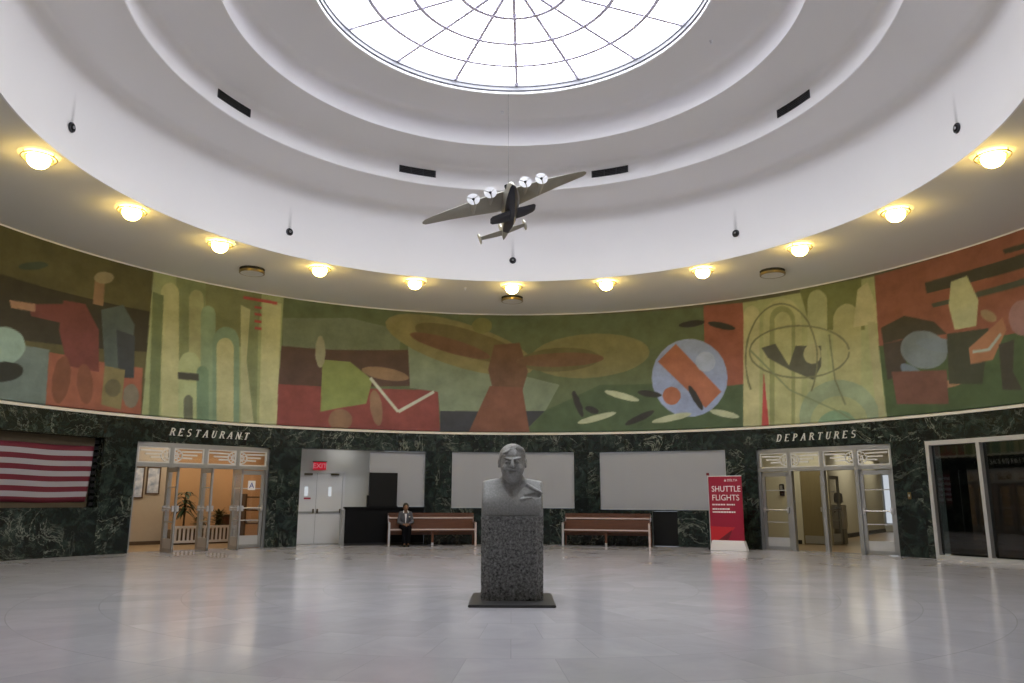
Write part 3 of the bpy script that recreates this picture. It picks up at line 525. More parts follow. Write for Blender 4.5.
(70,76,66,[60.8,5.91,100.0,6.05,100.0,5.77,61.0,5.81]),
(60,56,46,[70.0,6.71,75.3,6.68,75.2,6.55,70.2,6.6]),
(62,54,40,[54.2,5.57,57.3,5.76,60.9,5.47,62.3,5.12,56.4,5.19,54.3,5.16]),
(64,52,44,[54.3,5.16,57.0,5.17,56.9,4.32,54.4,4.24]),
(106,116,126,[62.1,4.65,61.9,4.55,61.5,4.47,61.0,4.41,60.4,4.38,59.7,4.37,59.0,4.39,58.3,4.43,57.7,4.5,57.2,4.59,56.8,4.69,56.5,4.81,56.4,4.93,56.5,5.04,56.7,5.14,57.1,5.22,57.6,5.28,58.2,5.32,58.9,5.32,59.6,5.3,60.3,5.25,60.9,5.17,61.4,5.08,61.8,4.98,62.1,4.87,62.2,4.75]),
(104,116,132,[65.0,4.65,64.9,4.62,64.5,4.6,64.1,4.6,63.5,4.61,62.7,4.63,62.0,4.67,61.2,4.72,60.4,4.78,59.7,4.84,59.2,4.9,58.8,4.96,58.5,5.02,58.5,5.06,58.6,5.1,59.0,5.11,59.5,5.12,60.1,5.1,60.8,5.08,61.6,5.04,62.4,4.98,63.1,4.93,63.8,4.86,64.3,4.8,64.7,4.74,65.0,4.69]),
(98,112,130,[59.3,4.04,59.1,4.02,58.9,4.02,58.6,4.03,58.2,4.06,57.9,4.11,57.5,4.16,57.1,4.23,56.8,4.29,56.5,4.36,56.3,4.43,56.2,4.49,56.2,4.54,56.3,4.57,56.4,4.59,56.7,4.59,57.0,4.57,57.3,4.54,57.7,4.5,58.1,4.44,58.5,4.37,58.8,4.31,59.0,4.24,59.2,4.17,59.3,4.12,59.3,4.07]),
(164,108,72,[66.5,4.65,66.5,4.63,66.4,4.61,66.2,4.59,66.0,4.57,65.7,4.56,65.4,4.55,65.0,4.55,64.7,4.55,64.4,4.56,64.1,4.57,63.9,4.59,63.8,4.61,63.7,4.63,63.8,4.65,63.9,4.68,64.1,4.7,64.3,4.71,64.6,4.72,64.9,4.73,65.3,4.73,65.6,4.73,65.9,4.72,66.2,4.71,66.4,4.69,66.5,4.67]),
(164,112,76,[63.6,3.96,63.6,3.94,63.4,3.92,63.1,3.9,62.6,3.88,62.1,3.87,61.6,3.86,61.0,3.85,60.5,3.85,59.9,3.85,59.5,3.87,59.2,3.88,58.9,3.9,58.9,3.92,58.9,3.95,59.1,3.97,59.5,3.99,59.9,4.01,60.4,4.03,61.0,4.04,61.5,4.04,62.1,4.04,62.6,4.03,63.0,4.02,63.4,4.0,63.6,3.98]),
(112,64,50,[55.0,4.43,61.8,4.28,61.6,3.49,55.3,3.62]),
(178,176,128,[63.5,6.32,65.5,6.36,66.5,5.74,65.9,5.16,63.3,5.18,62.9,5.77]),
(60,62,44,[62.3,5.12,67.3,5.06,65.8,3.85,61.9,3.95]),
(160,98,58,[64.7,4.7,69.0,5.22,69.3,4.94,67.3,4.34,64.7,4.33]),
(150,156,146,[65.1,4.56,67.1,4.55,68.7,4.85,68.5,4.9,66.9,4.61,65.1,4.63]),
(60,54,44,[68.2,4.65,70.0,4.69,69.4,4.01,70.2,3.6,68.0,3.66]),
(150,118,80,[68.3,5.19,68.2,5.18,68.0,5.17,67.9,5.17,67.7,5.18,67.4,5.2,67.2,5.23,67.0,5.26,66.8,5.3,66.7,5.34,66.6,5.38,66.6,5.41,66.6,5.45,66.6,5.47,66.7,5.49,66.9,5.49,67.1,5.49,67.3,5.48,67.5,5.46,67.7,5.43,67.9,5.4,68.1,5.36,68.2,5.32,68.3,5.28,68.4,5.25,68.3,5.22]),
(150,100,100,[72.8,5.05,72.7,4.96,72.5,4.88,72.2,4.82,71.9,4.77,71.5,4.74,71.2,4.73,70.8,4.75,70.5,4.78,70.2,4.84,69.9,4.91,69.8,5.0,69.7,5.09,69.7,5.19,69.8,5.28,70.0,5.36,70.3,5.43,70.6,5.47,70.9,5.5,71.3,5.5,71.7,5.49,72.0,5.45,72.3,5.39,72.6,5.31,72.7,5.23,72.8,5.14])]

# ================================================================== THE SETTING
RW = 11.85          # outer face of the marble wall
# floor of the rotunda
fl = MB().lathe([(0, 0), (RW, 0), (RW, -.2), (0, -.2)], 128).build('floor', M['floor'])
tag(fl, 'round polished pale grey marble floor of the rotunda', 'floor', kind='structure')
# dark green marble wall with its openings: (angle, angle, bottom, top)
HOLES = [(-80, -57.4, 1.08, 2.71), (-53.25, -35.6, 0, 2.68), (-31.2, -13.0, 0, 2.71), (-9.0, 9.45, 1.05, 2.715),
         (13.3, 31.7, 1.02, 2.71), (20.85, 24.5, 0, .985), (36.05, 53.85, 0, 2.68), (58.15, 76.6, 0, 2.68)]
wb = curved_wall('wall_back', M['marble'], -100, 100, 0, HB, R, RW, HOLES)
tag(wb, 'curved dark green veined marble wall below the painted band', 'wall', kind='structure')
wf = curved_wall('wall_front', M['marble'], 100, 260, 0, HB, R, RW, [(168, 192, 0, 2.9)])
tag(wf, 'curved dark green marble wall around the near entrance', 'wall', kind='structure')
wu = curved_wall('wall_upper', M['white_wall'], -180, 180, HB, HT, R+.05, RW, step=2)
tag(wu, 'curved upper wall behind the painted band', 'wall', kind='structure')
# entrance passage the photograph is taken from
e = empty('wall_entrance', (0, 0, 0), 0, 'plain white walls of the near entrance passage', 'wall', kind='structure')
MB().box(-2.75, -2.5, -16, -11.55, -.2, 3.1).build('wall_side', M['white_wall'], e)
MB().box(2.5, 2.75, -16, -11.55, -.2, 3.1).build('wall_side', M['white_wall'], e)
MB().box(-2.75, 2.75, -16.2, -16, -.2, 3.1).build('wall_end', M['white_wall'], e)
MB().box(-2.75, 2.75, -16.2, -11.6, 3.1, 3.3).build('passage_ceiling', M['white_wall'], e)
MB().box(-2.75, 2.75, -16.2, -11.4, -.3, -.002).build('passage_floor', M['floor'], e)

# stepped ceiling: drums, coves and rings up to the skylight
def cove(r, z, q, n=8):          # from a vertical face at radius r up into a ceiling at height z
    return [(r-q+q*cos(PI/2*i/n), z-q+q*sin(PI/2*i/n)) for i in range(n+1)]
prof = [(7.74, HT-.002), (7.705, HT-.002)]+cove(7.705, 8.98, .26)+[(6.34, 9.045), (6.326, 9.06)]+cove(6.326, 9.61, .17)+[(5.02, 9.655), (5.008, 9.67)]
prof += cove(5.008, 10.27, .2)+[(3.66, 10.27), (3.66, 10.62), (5.3, 10.62), (5.3, 10.1), (6.6, 10.1), (6.6, 9.4), (8.0, 9.4), (8.0, HT+.02), (7.74, HT+.02)]
ce = MB().lathe(prof, 160, closed=True).build('ceiling', M['plaster'], smooth=True)
tag(ce, 'white stepped dome ceiling of three round drums around the skylight', 'ceiling', kind='structure')
so = MB().lathe([(7.735, HT), (11.85, HT), (11.85, HT+.3), (8.02, HT+.3), (8.02, HT+.03), (7.735, HT+.03)], 160, closed=True).build('soffit', M['soffit'], ce)
so['label'] = 'cream grey flat ceiling ring with the globe lights'

# skylight
sk = empty('skylight', (0, 0, 10.46), 0, 'round white glowing skylight with thin radial bars at the top', 'skylight', kind='structure')
MB().lathe([(0, 0), (3.56, 0), (3.56, .03), (0, .03)], 96).build('glass_pane', M['skyglass'], sk)
MB().lathe([(3.70, -.19), (3.605, -.19), (3.605, -.165), (3.57, -.16), (3.57, -.085), (3.545, -.08), (3.54, 0), (3.54, .06), (3.70, .06)], 128, closed=True).build('skylight_frame', M['skyframe'], sk, smooth=True)
MB().lathe([(3.70, -.235), (3.615, -.235), (3.60, -.22), (3.60, -.19), (3.70, -.19)], 128, closed=True).build('white_lip', M['plaster'], sk, smooth=True)
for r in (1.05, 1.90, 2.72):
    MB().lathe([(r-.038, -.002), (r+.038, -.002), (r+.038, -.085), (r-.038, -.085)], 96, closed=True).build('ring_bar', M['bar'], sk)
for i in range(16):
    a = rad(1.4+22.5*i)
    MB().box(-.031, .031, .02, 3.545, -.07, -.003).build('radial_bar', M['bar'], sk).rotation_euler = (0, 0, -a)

# trims above and below the painted band
t1 = MB().lathe([(R-.035, HB-.02), (R-.035, HB+.035), (R-.01, HB+.055), (R+.05, HB+.055), (R+.05, HB-.02)], 200, closed=True).build('trim_1', M['trim'], smooth=True)
tag(t1, 'thin pale ledge running between marble and painted band', 'trim', kind='structure')
t2 = MB().lathe([(R-.03, HT-.05), (R-.045, HT-.03), (R-.045, HT-.001), (R+.05, HT-.001), (R+.05, HT-.05)], 200, closed=True).build('trim_2', M['prop'], smooth=True)
tag(t2, 'thin pale line where painted band meets the ceiling', 'trim', kind='structure')

# ------------------------------------------------------------------ painted band
def s2l(c): c = np.asarray(c, float)/255; return np.where(c <= .04045, c/12.92, ((c+.055)/1.055)**2.4)
def make_mural():
    nu, nv = 1500, 140; t0, t1_ = -100.0, 100.0; h0, h1 = HB+.06, HT-.02
    tu = np.linspace(t0, t1_, nu); hv = np.linspace(h0, h1, nv); img = np.zeros((nv, nu, 3)); img[:] = (88, 84, 60)
    du, dv = tu[1]-tu[0], hv[1]-hv[0]
    for r_, g_, b_, q in MURAL:
        p = np.array(q).reshape(-1, 2); c = np.array((r_, g_, b_), float)
        i0, i1 = np.searchsorted(tu, [p[:, 0].min()-.3, p[:, 0].max()+.3]); j0, j1 = np.searchsorted(hv, [p[:, 1].min()-.06, p[:, 1].max()+.06])
        if i1 <= i0 or j1 <= j0: continue
        acc = np.zeros((j1-j0, i1-i0))
        for ou in (-.33, 0, .33):
            for ov in (-.33, 0, .33):
                U, V = np.meshgrid(tu[i0:i1]+ou*du, hv[j0:j1]+ov*dv); ins = np.zeros(U.shape, bool)
                for k in range(len(p)):
                    (xa, ya), (xb, yb) = p[k], p[k-1]
                    if ya == yb: continue
                    ins ^= ((ya > V) != (yb > V)) & (U < (xb-xa)*(V-ya)/(yb-ya)+xa)
                acc += ins
        acc = acc[..., None]/9; img[j0:j1, i0:i1] = img[j0:j1, i0:i1]*(1-acc)+c*acc
    lin = s2l(img); lin = np.clip((lin*.74+lin.mean(-1, keepdims=True)*.26)*MURAL_GAIN*np.array((.93, 1.02, .99))+.010, 0, 1)  # small constant lift puts a haze of glare into the mural colours
    th = np.radians(tu); rr = R-.012
    co = np.stack([np.broadcast_to(rr*np.sin(th), (nv, nu)), np.broadcast_to(rr*np.cos(th), (nv, nu)), np.broadcast_to(hv[:, None], (nv, nu))], -1).reshape(-1, 3)
    A = (np.arange(nv-1)[:, None]*nu+np.arange(nu-1)).ravel(); F = np.stack([A, A+1, A+nu+1, A+nu], 1)
    me = bpy.data.meshes.new('mural'); me.vertices.add(nu*nv); me.vertices.foreach_set('co', co.astype(np.float32).ravel())
    me.loops.add(F.size); me.loops.foreach_set('vertex_index', F.ravel().astype(np.int32)); me.polygons.add(len(F))
    me.polygons.foreach_set('loop_start', (np.arange(len(F))*4).astype(np.int32)); me.update(calc_edges=True)
    ca = me.color_attributes.new('paint', 'FLOAT_COLOR', 'POINT')
    ca.data.foreach_set('color', np.concatenate([lin.reshape(-1, 3), np.ones((nu*nv, 1))], 1).astype(np.float32).ravel())
    uv = me.uv_layers.new(name='UVMap'); UVv = np.stack([np.broadcast_to(th*R, (nv, nu)), np.broadcast_to(hv[:, None], (nv, nu))], -1).reshape(-1, 2)
    uv.data.foreach_set('uv', UVv[F.ravel()].astype(np.float32).ravel())
    me.materials.append(M['mural']); o = bpy.data.objects.new('mural', me); COL.objects.link(o)
    sm = o.modifiers.new('canvas', 'SOLIDIFY'); sm.thickness = .03; sm.offset = 1
    return o
MURAL_GAIN = 1.14
mu = make_mural()
tag(mu, 'long painted mural band of green, rust and pale abstract shapes', 'mural')

# ------------------------------------------------------------------ lettering
GL = {'R': [((.12, 0), (.12, 1), .15), ('a', .12, .74, .42, .24, 90, -90, .11), ((.12, .97), (.42, .97), .07), ((.12, .5), (.45, .5), .07), ((.38, .5), (.66, .02), .14)],
      'E': [((.12, 0), (.12, 1), .15), ((.1, .965), (.58, .965), .08), ((.1, .52), (.45, .52), .07), ((.1, .035), (.6, .035), .08), ((.57, .86), (.57, 1), .06), ((.6, 0), (.6, .16), .06)],
      'S': [('a', .31, .74, .23, .23, 40, 250, .1), ('a', .31, .26, .25, .24, 80, -140, .1), ((.2, .56), (.42, .44), .14)],
      'T': [((.33, 0), (.33, 1), .15), ((.02, .965), (.64, .965), .08), ((.03, .84), (.03, 1), .06), ((.63, .84), (.63, 1), .06)],
      'A': [((.02, 0), (.34, 1), .08), ((.34, 1), (.62, 0), .16), ((.14, .34), (.5, .34), .07)],
      'U': [((.12, 1), (.12, .3), .15), ('a', .33, .28, .22, .25, 180, 360, .1), ((.55, 1), (.55, .28), .08)],
      'N': [((.08, 0), (.08, 1), .08), ((.08, .98), (.6, .03), .16), ((.6, 0), (.6, 1), .08)],
      'D': [((.12, 0), (.12, 1), .15), ((.12, .965), (.32, .965), .08), ((.12, .035), (.32, .035), .08), ('a', .3, .5, .33, .465, 90, -90, .12)],
      'P': [((.12, 0), (.12, 1), .15), ('a', .12, .73, .42, .25, 90, -90, .11), ((.12, .97), (.42, .97), .07), ((.12, .48), (.42, .48), .07)]}
SERIF = {'R': [(-.02, .26, 0), (-.02, .2, 1), (.58, .8, 0)], 'E': [(-.02, .2, 0), (-.02, .2, 1)], 'T': [(.2, .46, 0)], 'A': [(-.08, .14, 0), (.5, .76, 0)],
         'U': [(-.02, .26, 1), (.46, .66, 1)], 'N': [(-.02, .18, 0), (.5, .7, 1)], 'D': [(-.02, .2, 0), (-.02, .2, 1)], 'P': [(-.02, .26, 0), (-.02, .2, 1)], 'S': []}
def glyph(mb, ch, h, mx, depth=.03, shear=.26):
    w = .95*h
    def ribbon(pts, t, mode=None):
        L_, R_ = [], []
        for i, p in enumerate(pts):
            a = pts[max(i-1, 0)]; b = pts[min(i+1, len(pts)-1)]; d = Vector((b[0]-a[0], b[1]-a[1])).normalized(); n = Vector((-d.y, d.x))*t/2
            if len(pts) == 2 and abs(d.y) > .2: n = Vector((t/2, 0))*(1 if d.y < 0 else -1)
            L_.append((p[0]+n.x, p[1]+n.y)); R_.append((p[0]-n.x, p[1]-n.y))
        for i in range(len(pts)-1):
            poly = [L_[i], R_[i], R_[i+1], L_[i+1]]
            mb.prism_xz([((x+shear*y*1.05)*w, y*h) for x, y in poly], -depth, 0, mx)
    for g in GL[ch]:
        if g[0] == 'a':
            _, cx, cy, rx, ry, a0, a1, t = g
            ribbon([(cx+rx*cos(rad(a0+(a1-a0)*i/14)), cy+ry*sin(rad(a0+(a1-a0)*i/14))) for i in range(15)], t)
        else: ribbon(list(g[:2]), g[2])
    for a, b, y in SERIF[ch]: ribbon([(a, .03 if y == 0 else .97), (b, .03 if y == 0 else .97)], .06)
def lettering(word, th0, th1, z0, h, label):
    mb = MB(); n = len(word)
    for i, ch in enumerate(word):
        th = th0+(th1-th0)*(i/(n-.35)); mx = Matrix.Translation(at(th, R-.002, z0)) @ lmx(th)
        glyph(mb, ch, h, mx)
    o = mb.build(word.lower()+'_lettering', M['letter']); return tag(o, label, 'lettering')
lettering('RESTAURANT', -49.4, -38.8, 2.875, .188, 'pale italic letters reading RESTAURANT on green marble')
lettering('DEPARTURES', 39.0, 49.7, 2.875, .188, 'pale italic letters reading DEPARTURES on green marble')

def text_mesh(txt, size, m, name, parent, loc, rot=(PI/2, 0, 0), depth=.004, align='LEFT', sx=1):
    cu = bpy.data.curves.new(name, 'FONT'); cu.body = txt; cu.size = size; cu.extrude = depth; cu.align_x = align; cu.resolution_u = 3
    o = bpy.data.objects.new(name, cu); COL.objects.link(o)
    dg = bpy.context.evaluated_depsgraph_get(); me = bpy.data.meshes.new_from_object(o.evaluated_get(dg)); bpy.data.objects.remove(o)
    me.name = name; me.materials.clear(); me.materials.append(m)
    o = bpy.data.objects.new(name, me); COL.objects.link(o); o.parent = parent; o.location = loc; o.rotation_euler = rot; o.scale = (sx, 1, 1)
    return o

# ------------------------------------------------------------------ entrances: storefront frames and door leaves
def storefront(thc, hw, label):
    D = R*cos(rad(8.85))+.12
    e = empty('entrance_frame', at(thc, D, 0), -rad(thc), label, 'door frame')
    H = 2.66; xs = [-hw+i*hw/2 for i in range(5)]
    for i, x in enumerate(xs):
        w = .05 if 0 < i < 4 else .045
        MB().box(x-w, x+w, -.05, .10, 0, H).build('mullion' if 0 < i < 4 else 'jamb', M['alu'], e, bevel=.006)
    MB().box(-hw, hw, -.045, .09, H-.09, H+.02).build('header', M['alu'], e, bevel=.006)
    MB().box(-hw, hw, -.055, .10, 2.07, 2.17).build('transom_bar', M['alu'], e, bevel=.006)
    for i in range(4):
        x0, x1 = xs[i]+.05, xs[i+1]-.05; z0, z1 = 2.17, H-.09
        p = MB().box(x0, x1, .03, .04, z0, z1).build('transom_pane', M['glass'], e)
        g = MB(); f = .03
        g.box(x0, x1, -.03, .02, z0, z0+f).box(x0, x1, -.03, .02, z1-f, z1).box(x0, x0+f, -.03, .02, z0, z1).box(x1-f, x1, -.03, .02, z0, z1)
        W = x1-x0-2*f; Hh = z1-z0-2*f; right = i % 2 == 0
        X = lambda u: (x1-f-u*W) if right else (x0+f+u*W)
        Z = lambda v: z0+f+v*Hh
        def bar(u0, v0, u1, v1, t=.024):
            a, b = Vector((X(u0), Z(v0))), Vector((X(u1), Z(v1))); d = (b-a).normalized(); n = Vector((-d.y, d.x))*t/2
            g.prism_xz([tuple(a+n), tuple(a-n), tuple(b-n), tuple(b+n)], -.025, .01)
        # a spread wing of three feathers springing from a half wheel
        for v, u1, dv in ((.80, .97, .03), (.56, .80, 0), (.34, .62, -.02)):
            bar(.24, v, u1, v+dv, .040)
        for rr in (.13, .26):
            pts = [(rr*cos(t), .5+rr*1.75*sin(t)) for t in np.linspace(-PI/2, PI/2, 9)]
            for a, b in zip(pts, pts[1:]): bar(a[0], a[1], b[0], b[1], .030)
        for t in (-60, -25, 25, 60):
            bar(.05*cos(rad(t)), .5+.09*sin(rad(t)), .27*cos(rad(t)), .5+.47*sin(rad(t)), .018)
        g.build('wing_grille', M['grille'], e)
    return e, xs, D
def door_leaf(name, w, label, hinge, ang, kind='structure', thin=False, bars=(1.57, .73)):
    """hinge = world matrix at the hinge foot, leaf runs along -x of the opened frame"""
    e = empty(name, label=label, cat='door', kind=kind)
    e.matrix_world = hinge @ Matrix.Rotation(ang, 4, 'Z')
    H = 2.05; st = .085
    f = MB(); f.box(-w, -w+st, -.022, .022, .012, H).box(-st, 0, -.022, .022, .012, H).box(-w, 0, -.022, .022, H-.11, H).box(-w, 0, -.022, .022, .012, .10)
    f.build('leaf_frame', M['alu'], e)
    MB().box(-w+st-.01, -st+.01, -.016, .016, .10, .33).build('kick_plate', M['alu_light'], e)
    MB().box(-w+st-.01, -st+.01, -.004, .004, .33, H-.10).build('pane', M['glass'], e)
    for z in bars: MB().box(-w+st-.005, -st+.005, -.012, .012, z-.013, z+.013).build('glazing_bar', M['alu_light'], e)
    for s in (-1, 1):
        pb = MB().tube([(-w+.05, s*.07, 1.05), (-.06, s*.07, 1.05)], .017, 8).build('push_bar', M['steel'], e, smooth=True)
        MB().box(-w+.02, -w+.09, min(s*.02, s*.085), max(s*.02, s*.085), .98, 1.12).box(-.09, -.02, min(s*.02, s*.085), max(s*.02, s*.085), .98, 1.12).build('bar_bracket', M['steel'], pb, bevel=.008)
    return e
# restaurant entrance
TR = -44.42
fr, xs, DR = storefront(TR, 1.755, 'aluminium four-bay frame with wing grilles under the RESTAURANT letters')
FM = Matrix.Translation(at(TR, DR, 0)) @ lmx(TR)
def leafR(i, nm, ang, label):
    w = .775
    return door_leaf(nm, w, label, FM @ Matrix.Translation((xs[i]-.055, -.03 if ang else .02, 0)), ang)
leafR(1, 'door_1', rad(87), 'leftmost glass door leaf under RESTAURANT, swung open towards the room')
leafR(2, 'door_2', rad(86), 'middle open glass door leaf, in front of the white picket planter')
leafR(3, 'door_3', rad(80), 'open glass door leaf just left of the closed restaurant door')
leafR(4, 'door_4', 0, 'closed glass restaurant door with a white grade card on it')
# grade card on the closed door
c = empty('grade_card', label='small white card with a blue letter A on the restaurant door', cat='sign')
c.matrix_world = FM @ Matrix.Translation((xs[3]+.36, .012, 1.53))
MB().box(0, .21, -.006, -.001, 0, .25).build('card', M['white_print'], c)
text_mesh('A', .21, M['blue_print'], 'printed_letter', c, (.035, -.008, .055), depth=.001)
# departures entrance
TD = 44.95
fd, xd, DD = storefront(TD, 1.765, 'aluminium four-bay frame with wing grilles under the DEPARTURES letters')
FD = Matrix.Translation(at(TD, DD, 0)) @ lmx(TD)
door_leaf('door_5', .775, 'closed glass door at the left end under DEPARTURES', FD @ Matrix.Translation((xd[1]-.055, .02, 0)), 0)
door_leaf('door_6', .775, 'closed glass door at the right end under DEPARTURES', FD @ Matrix.Translation((xd[4]-.055, .02, 0)), 0)

# ------------------------------------------------------------------ rooms behind the entrances
def room(name, th, parts, label):
    e = empty(name, (0, 0, 0), -rad(th), label, 'wall', kind='structure')
    for nm, m, mb in parts: mb.build(nm, M[m], e)
    return e
def wall_seg(a, b, t, z0, z1):       # straight wall between plan points, t thick to its left
    a, b = Vector(a), Vector(b); d = (b-a).normalized(); n = Vector((-d.y, d.x))*t
    return MB().prism([tuple(a), tuple(b), tuple(b+n), tuple(a+n)], z0, z1)
def annex_floor(th, hw, pts):
    arc = [(11.84*sin(rad(t)), 11.84*cos(rad(t))) for t in np.linspace(-hw, hw, 9)]
    return MB().prism(arc+pts, -.15, 0.0)
room('wall_restaurant', TR, [
    ('floor_slab', 'rest_floor', annex_floor(TR, 9.2, [(3.95, 16.2), (-3.2, 16.2)])),
    ('back_wall', 'rest_wall', MB().box(-.2, 4.1, 15.9, 16.1, -.1, 3.1)),
    ('partition', 'rest_beige', MB().box(-3.3, .32, 14.85, 15.05, .10, 3.1)),
    ('partition_base', 'pot', MB().box(-3.3, .34, 14.8, 15.05, -.1, .10)),
    ('side_wall', 'rest_beige', wall_seg((-1.95, 11.75), (-3.2, 15.0), .2, -.1, 3.1)),
    ('side_wall', 'rest_wall', wall_seg((4.0, 16.1), (2.0, 11.75), .2, -.1, 3.1)),
    ('upper_ceiling', 'rest_beige', MB().box(-3.4, 4.2, 11.8, 16.2, 3.0, 3.15))], 'orange and beige walls of the restaurant behind its glass doors')
def loc(th): return Matrix.Rotation(-rad(th), 4, 'Z')
def put(o, th, x, y, z=0, rz=0): o.matrix_world = loc(th) @ Matrix.Translation((x, y, z)) @ Matrix.Rotation(rz, 4, 'Z'); return o
# picket planter
pk = put(empty('picket_planter', label='white slatted fence planter seen through the restaurant doors', cat='planter'), TR, 0, 14.2)
for k in range(14): MB().prism_xz([(.44+k*.12, .08), (.50+k*.12, .08), (.50+k*.12, .47), (.44+k*.12, .47)], -.012, .012).build('picket', M['picket'], pk)
for z in (.08, .49): MB().box(.38, 2.12, -.025, .025, z-.035, z+.035).build('rail', M['picket'], pk)
for x in (.38, 2.12): MB().box(x-.035, x+.035, -.035, .035, 0, .58).build('post', M['picket'], pk)
MB().box(.40, 2.1, .06, .5, 0, .42).build('trough', M['pot'], pk)
def leaf_blade(mb, base, d, ln, w, droop, seg=5):
    d = Vector(d).normalized(); s = d.cross(Vector((0, 0, 1))).normalized(); pts = []
    for i in range(seg+1):
        t = i/seg; p = Vector(base)+d*ln*t+Vector((0, 0, -droop*t*t)); hw = w*sin(PI*min(.97, .12+t*.86)); pts.append((p-s*hw, p+s*hw, p+Vector((0, 0, -.006))))
    for a, b in zip(pts, pts[1:]):
        mb.add([a[0], a[1], b[1], b[0], a[2], b[2]], [(0, 3, 2, 1), (0, 4, 5, 3), (4, 1, 2, 5)])
def plant(name, th, x, y, z, h, n, ln, w, droop, m, label, spread=.9, low=.5):
    e = put(empty(name, label=label, cat='plant'), th, x, y, z)
    st = MB().tube([(0, 0, 0), (.02, .01, h*.5), (0, 0, h)], [.03, .022, .012], 6).build('stem', M['stem'], e, smooth=True)
    mb = MB()
    for i in range(n):
        a = i*2.4; t = low+(1-low)*random.random(); el = random.uniform(-.1, 1.1)
        leaf_blade(mb, (0, 0, h*t), (cos(a)*spread, sin(a)*spread, el), ln*random.uniform(.7, 1.1), w, droop*random.uniform(.6, 1.3))
    mb.build('foliage', M[m], e, recalc=False); return e
plant('potted_palm', TR, .78, 14.47, .42, 1.05, 64, .42, .045, .26, 'leaf', 'tall dark palm behind the white picket planter', .9, .45)
plant('leafy_shrub', TR, 1.28, 14.48, .42, .3, 110, .28, .04, .06, 'leaf2', 'low olive shrub in the middle of the picket planter', 1, .1)
plant('leafy_shrub', TR, 1.82, 14.45, .42, .5, 110, .28, .034, .06, 'leaf2', 'taller bushy plant at the right end of the picket planter', 1, .15)
def pic_mat():
    m, nt, out = new_mat('pale_blue_picture'); b = N(nt, 'ShaderNodeBsdfPrincipled', Roughness=.15)
    tc = N(nt, 'ShaderNodeTexCoord'); nz = N(nt, 'ShaderNodeTexNoise', Scale=5, Detail=3); L(nt, tc.outputs['Object'], nz.inputs['Vector'])
    cr = N(nt, 'ShaderNodeValToRGB'); L(nt, nz.outputs['Fac'], cr.inputs[0]); e = cr.color_ramp.elements
    e[0].position = .35; e[0].color = (.35, .45, .6, 1); e[1].position = .6; e[1].color = (.85, .9, .98, 1); L(nt, cr.outputs[0], b.inputs['Base Color']); L(nt, b.outputs[0], out.inputs[0]); return m
M['pic'] = pic_mat()
for x0, x1, z0, z1, lb in ((-.62, -.31, 1.3, 2.2, 'narrow framed bluish picture at the left on the restaurant wall'), (-.25, .14, 1.42, 2.2, 'wider dark-framed bluish picture beside the open restaurant door')):
    e = put(empty('framed_picture', label=lb, cat='picture'), TR, (x0+x1)/2, 14.845, z0); w = (x1-x0)/2; h = z1-z0
    MB().box(-w+.03, w-.03, -.02, -.004, .03, h-.03).build('picture_print', M['pic'], e)
    MB().box(-w, -w+.035, -.035, 0, 0, h).box(w-.035, w, -.035, 0, 0, h).box(-w, w, -.035, 0, 0, .035).box(-w, w, -.035, 0, h-.035, h).build('picture_frame', M['pot'], e)
# small shelf rack behind the closed restaurant door, and a brown chest
e = put(empty('shelf_rack', label='dark shelf rack with pale trays behind the closed restaurant door', cat='shelf'), TR, 3.12, 14.6)
for x in (-.5, .5): MB().box(x-.03, x+.03, -.22, .22, 0, 1.45).build('side_panel', M['pot'], e)
for z in (.12, .55, .95, 1.35):
    MB().box(-.5, .5, -.22, .22, z-.02, z+.02).build('shelf', M['pot'], e)
for z in (.57, .97): MB().box(-.42, .42, -.2, .15, z, z+.07).build('tray', M['picket'], e, bevel=.01)
e = put(empty('wooden_chest', label='low dark brown cabinet right of the picket planter', cat='cabinet'), TR, 2.32, 15.1)
MB().box(-.22, .22, -.2, .2, .05, .78).build('body', M['pot'], e, bevel=.01); MB().box(-.25, .25, -.23, .23, .78, .82).build('top', M['pot'], e, bevel=.008)
for s in (-1, 1):
    d = MB().box(min(s*.01, s*.2), max(s*.01, s*.2), -.215, -.2, .09, .74).build('door', M['wood'], e); MB().sphere((s*.04, -.225, .45), .012).build('knob', M['brass'], d)
# orange wall lamp
e = put(empty('wall_sconce', label='small lit sconce on the orange restaurant wall', cat='lamp'), TR, .62, 15.9, 1.55)
MB().box(-.05, .05, -.03, 0, 0, .3).build('back_plate', M['brass'], e); MB().lathe([(.05, .05), (.09, .12), (.10, .28), (.06, .32)], 16, Matrix.Translation((0, -.12, 0))).build('lamp_shade', emit('lit_shade', (1, .62, .25, 1), 5), e, smooth=True)

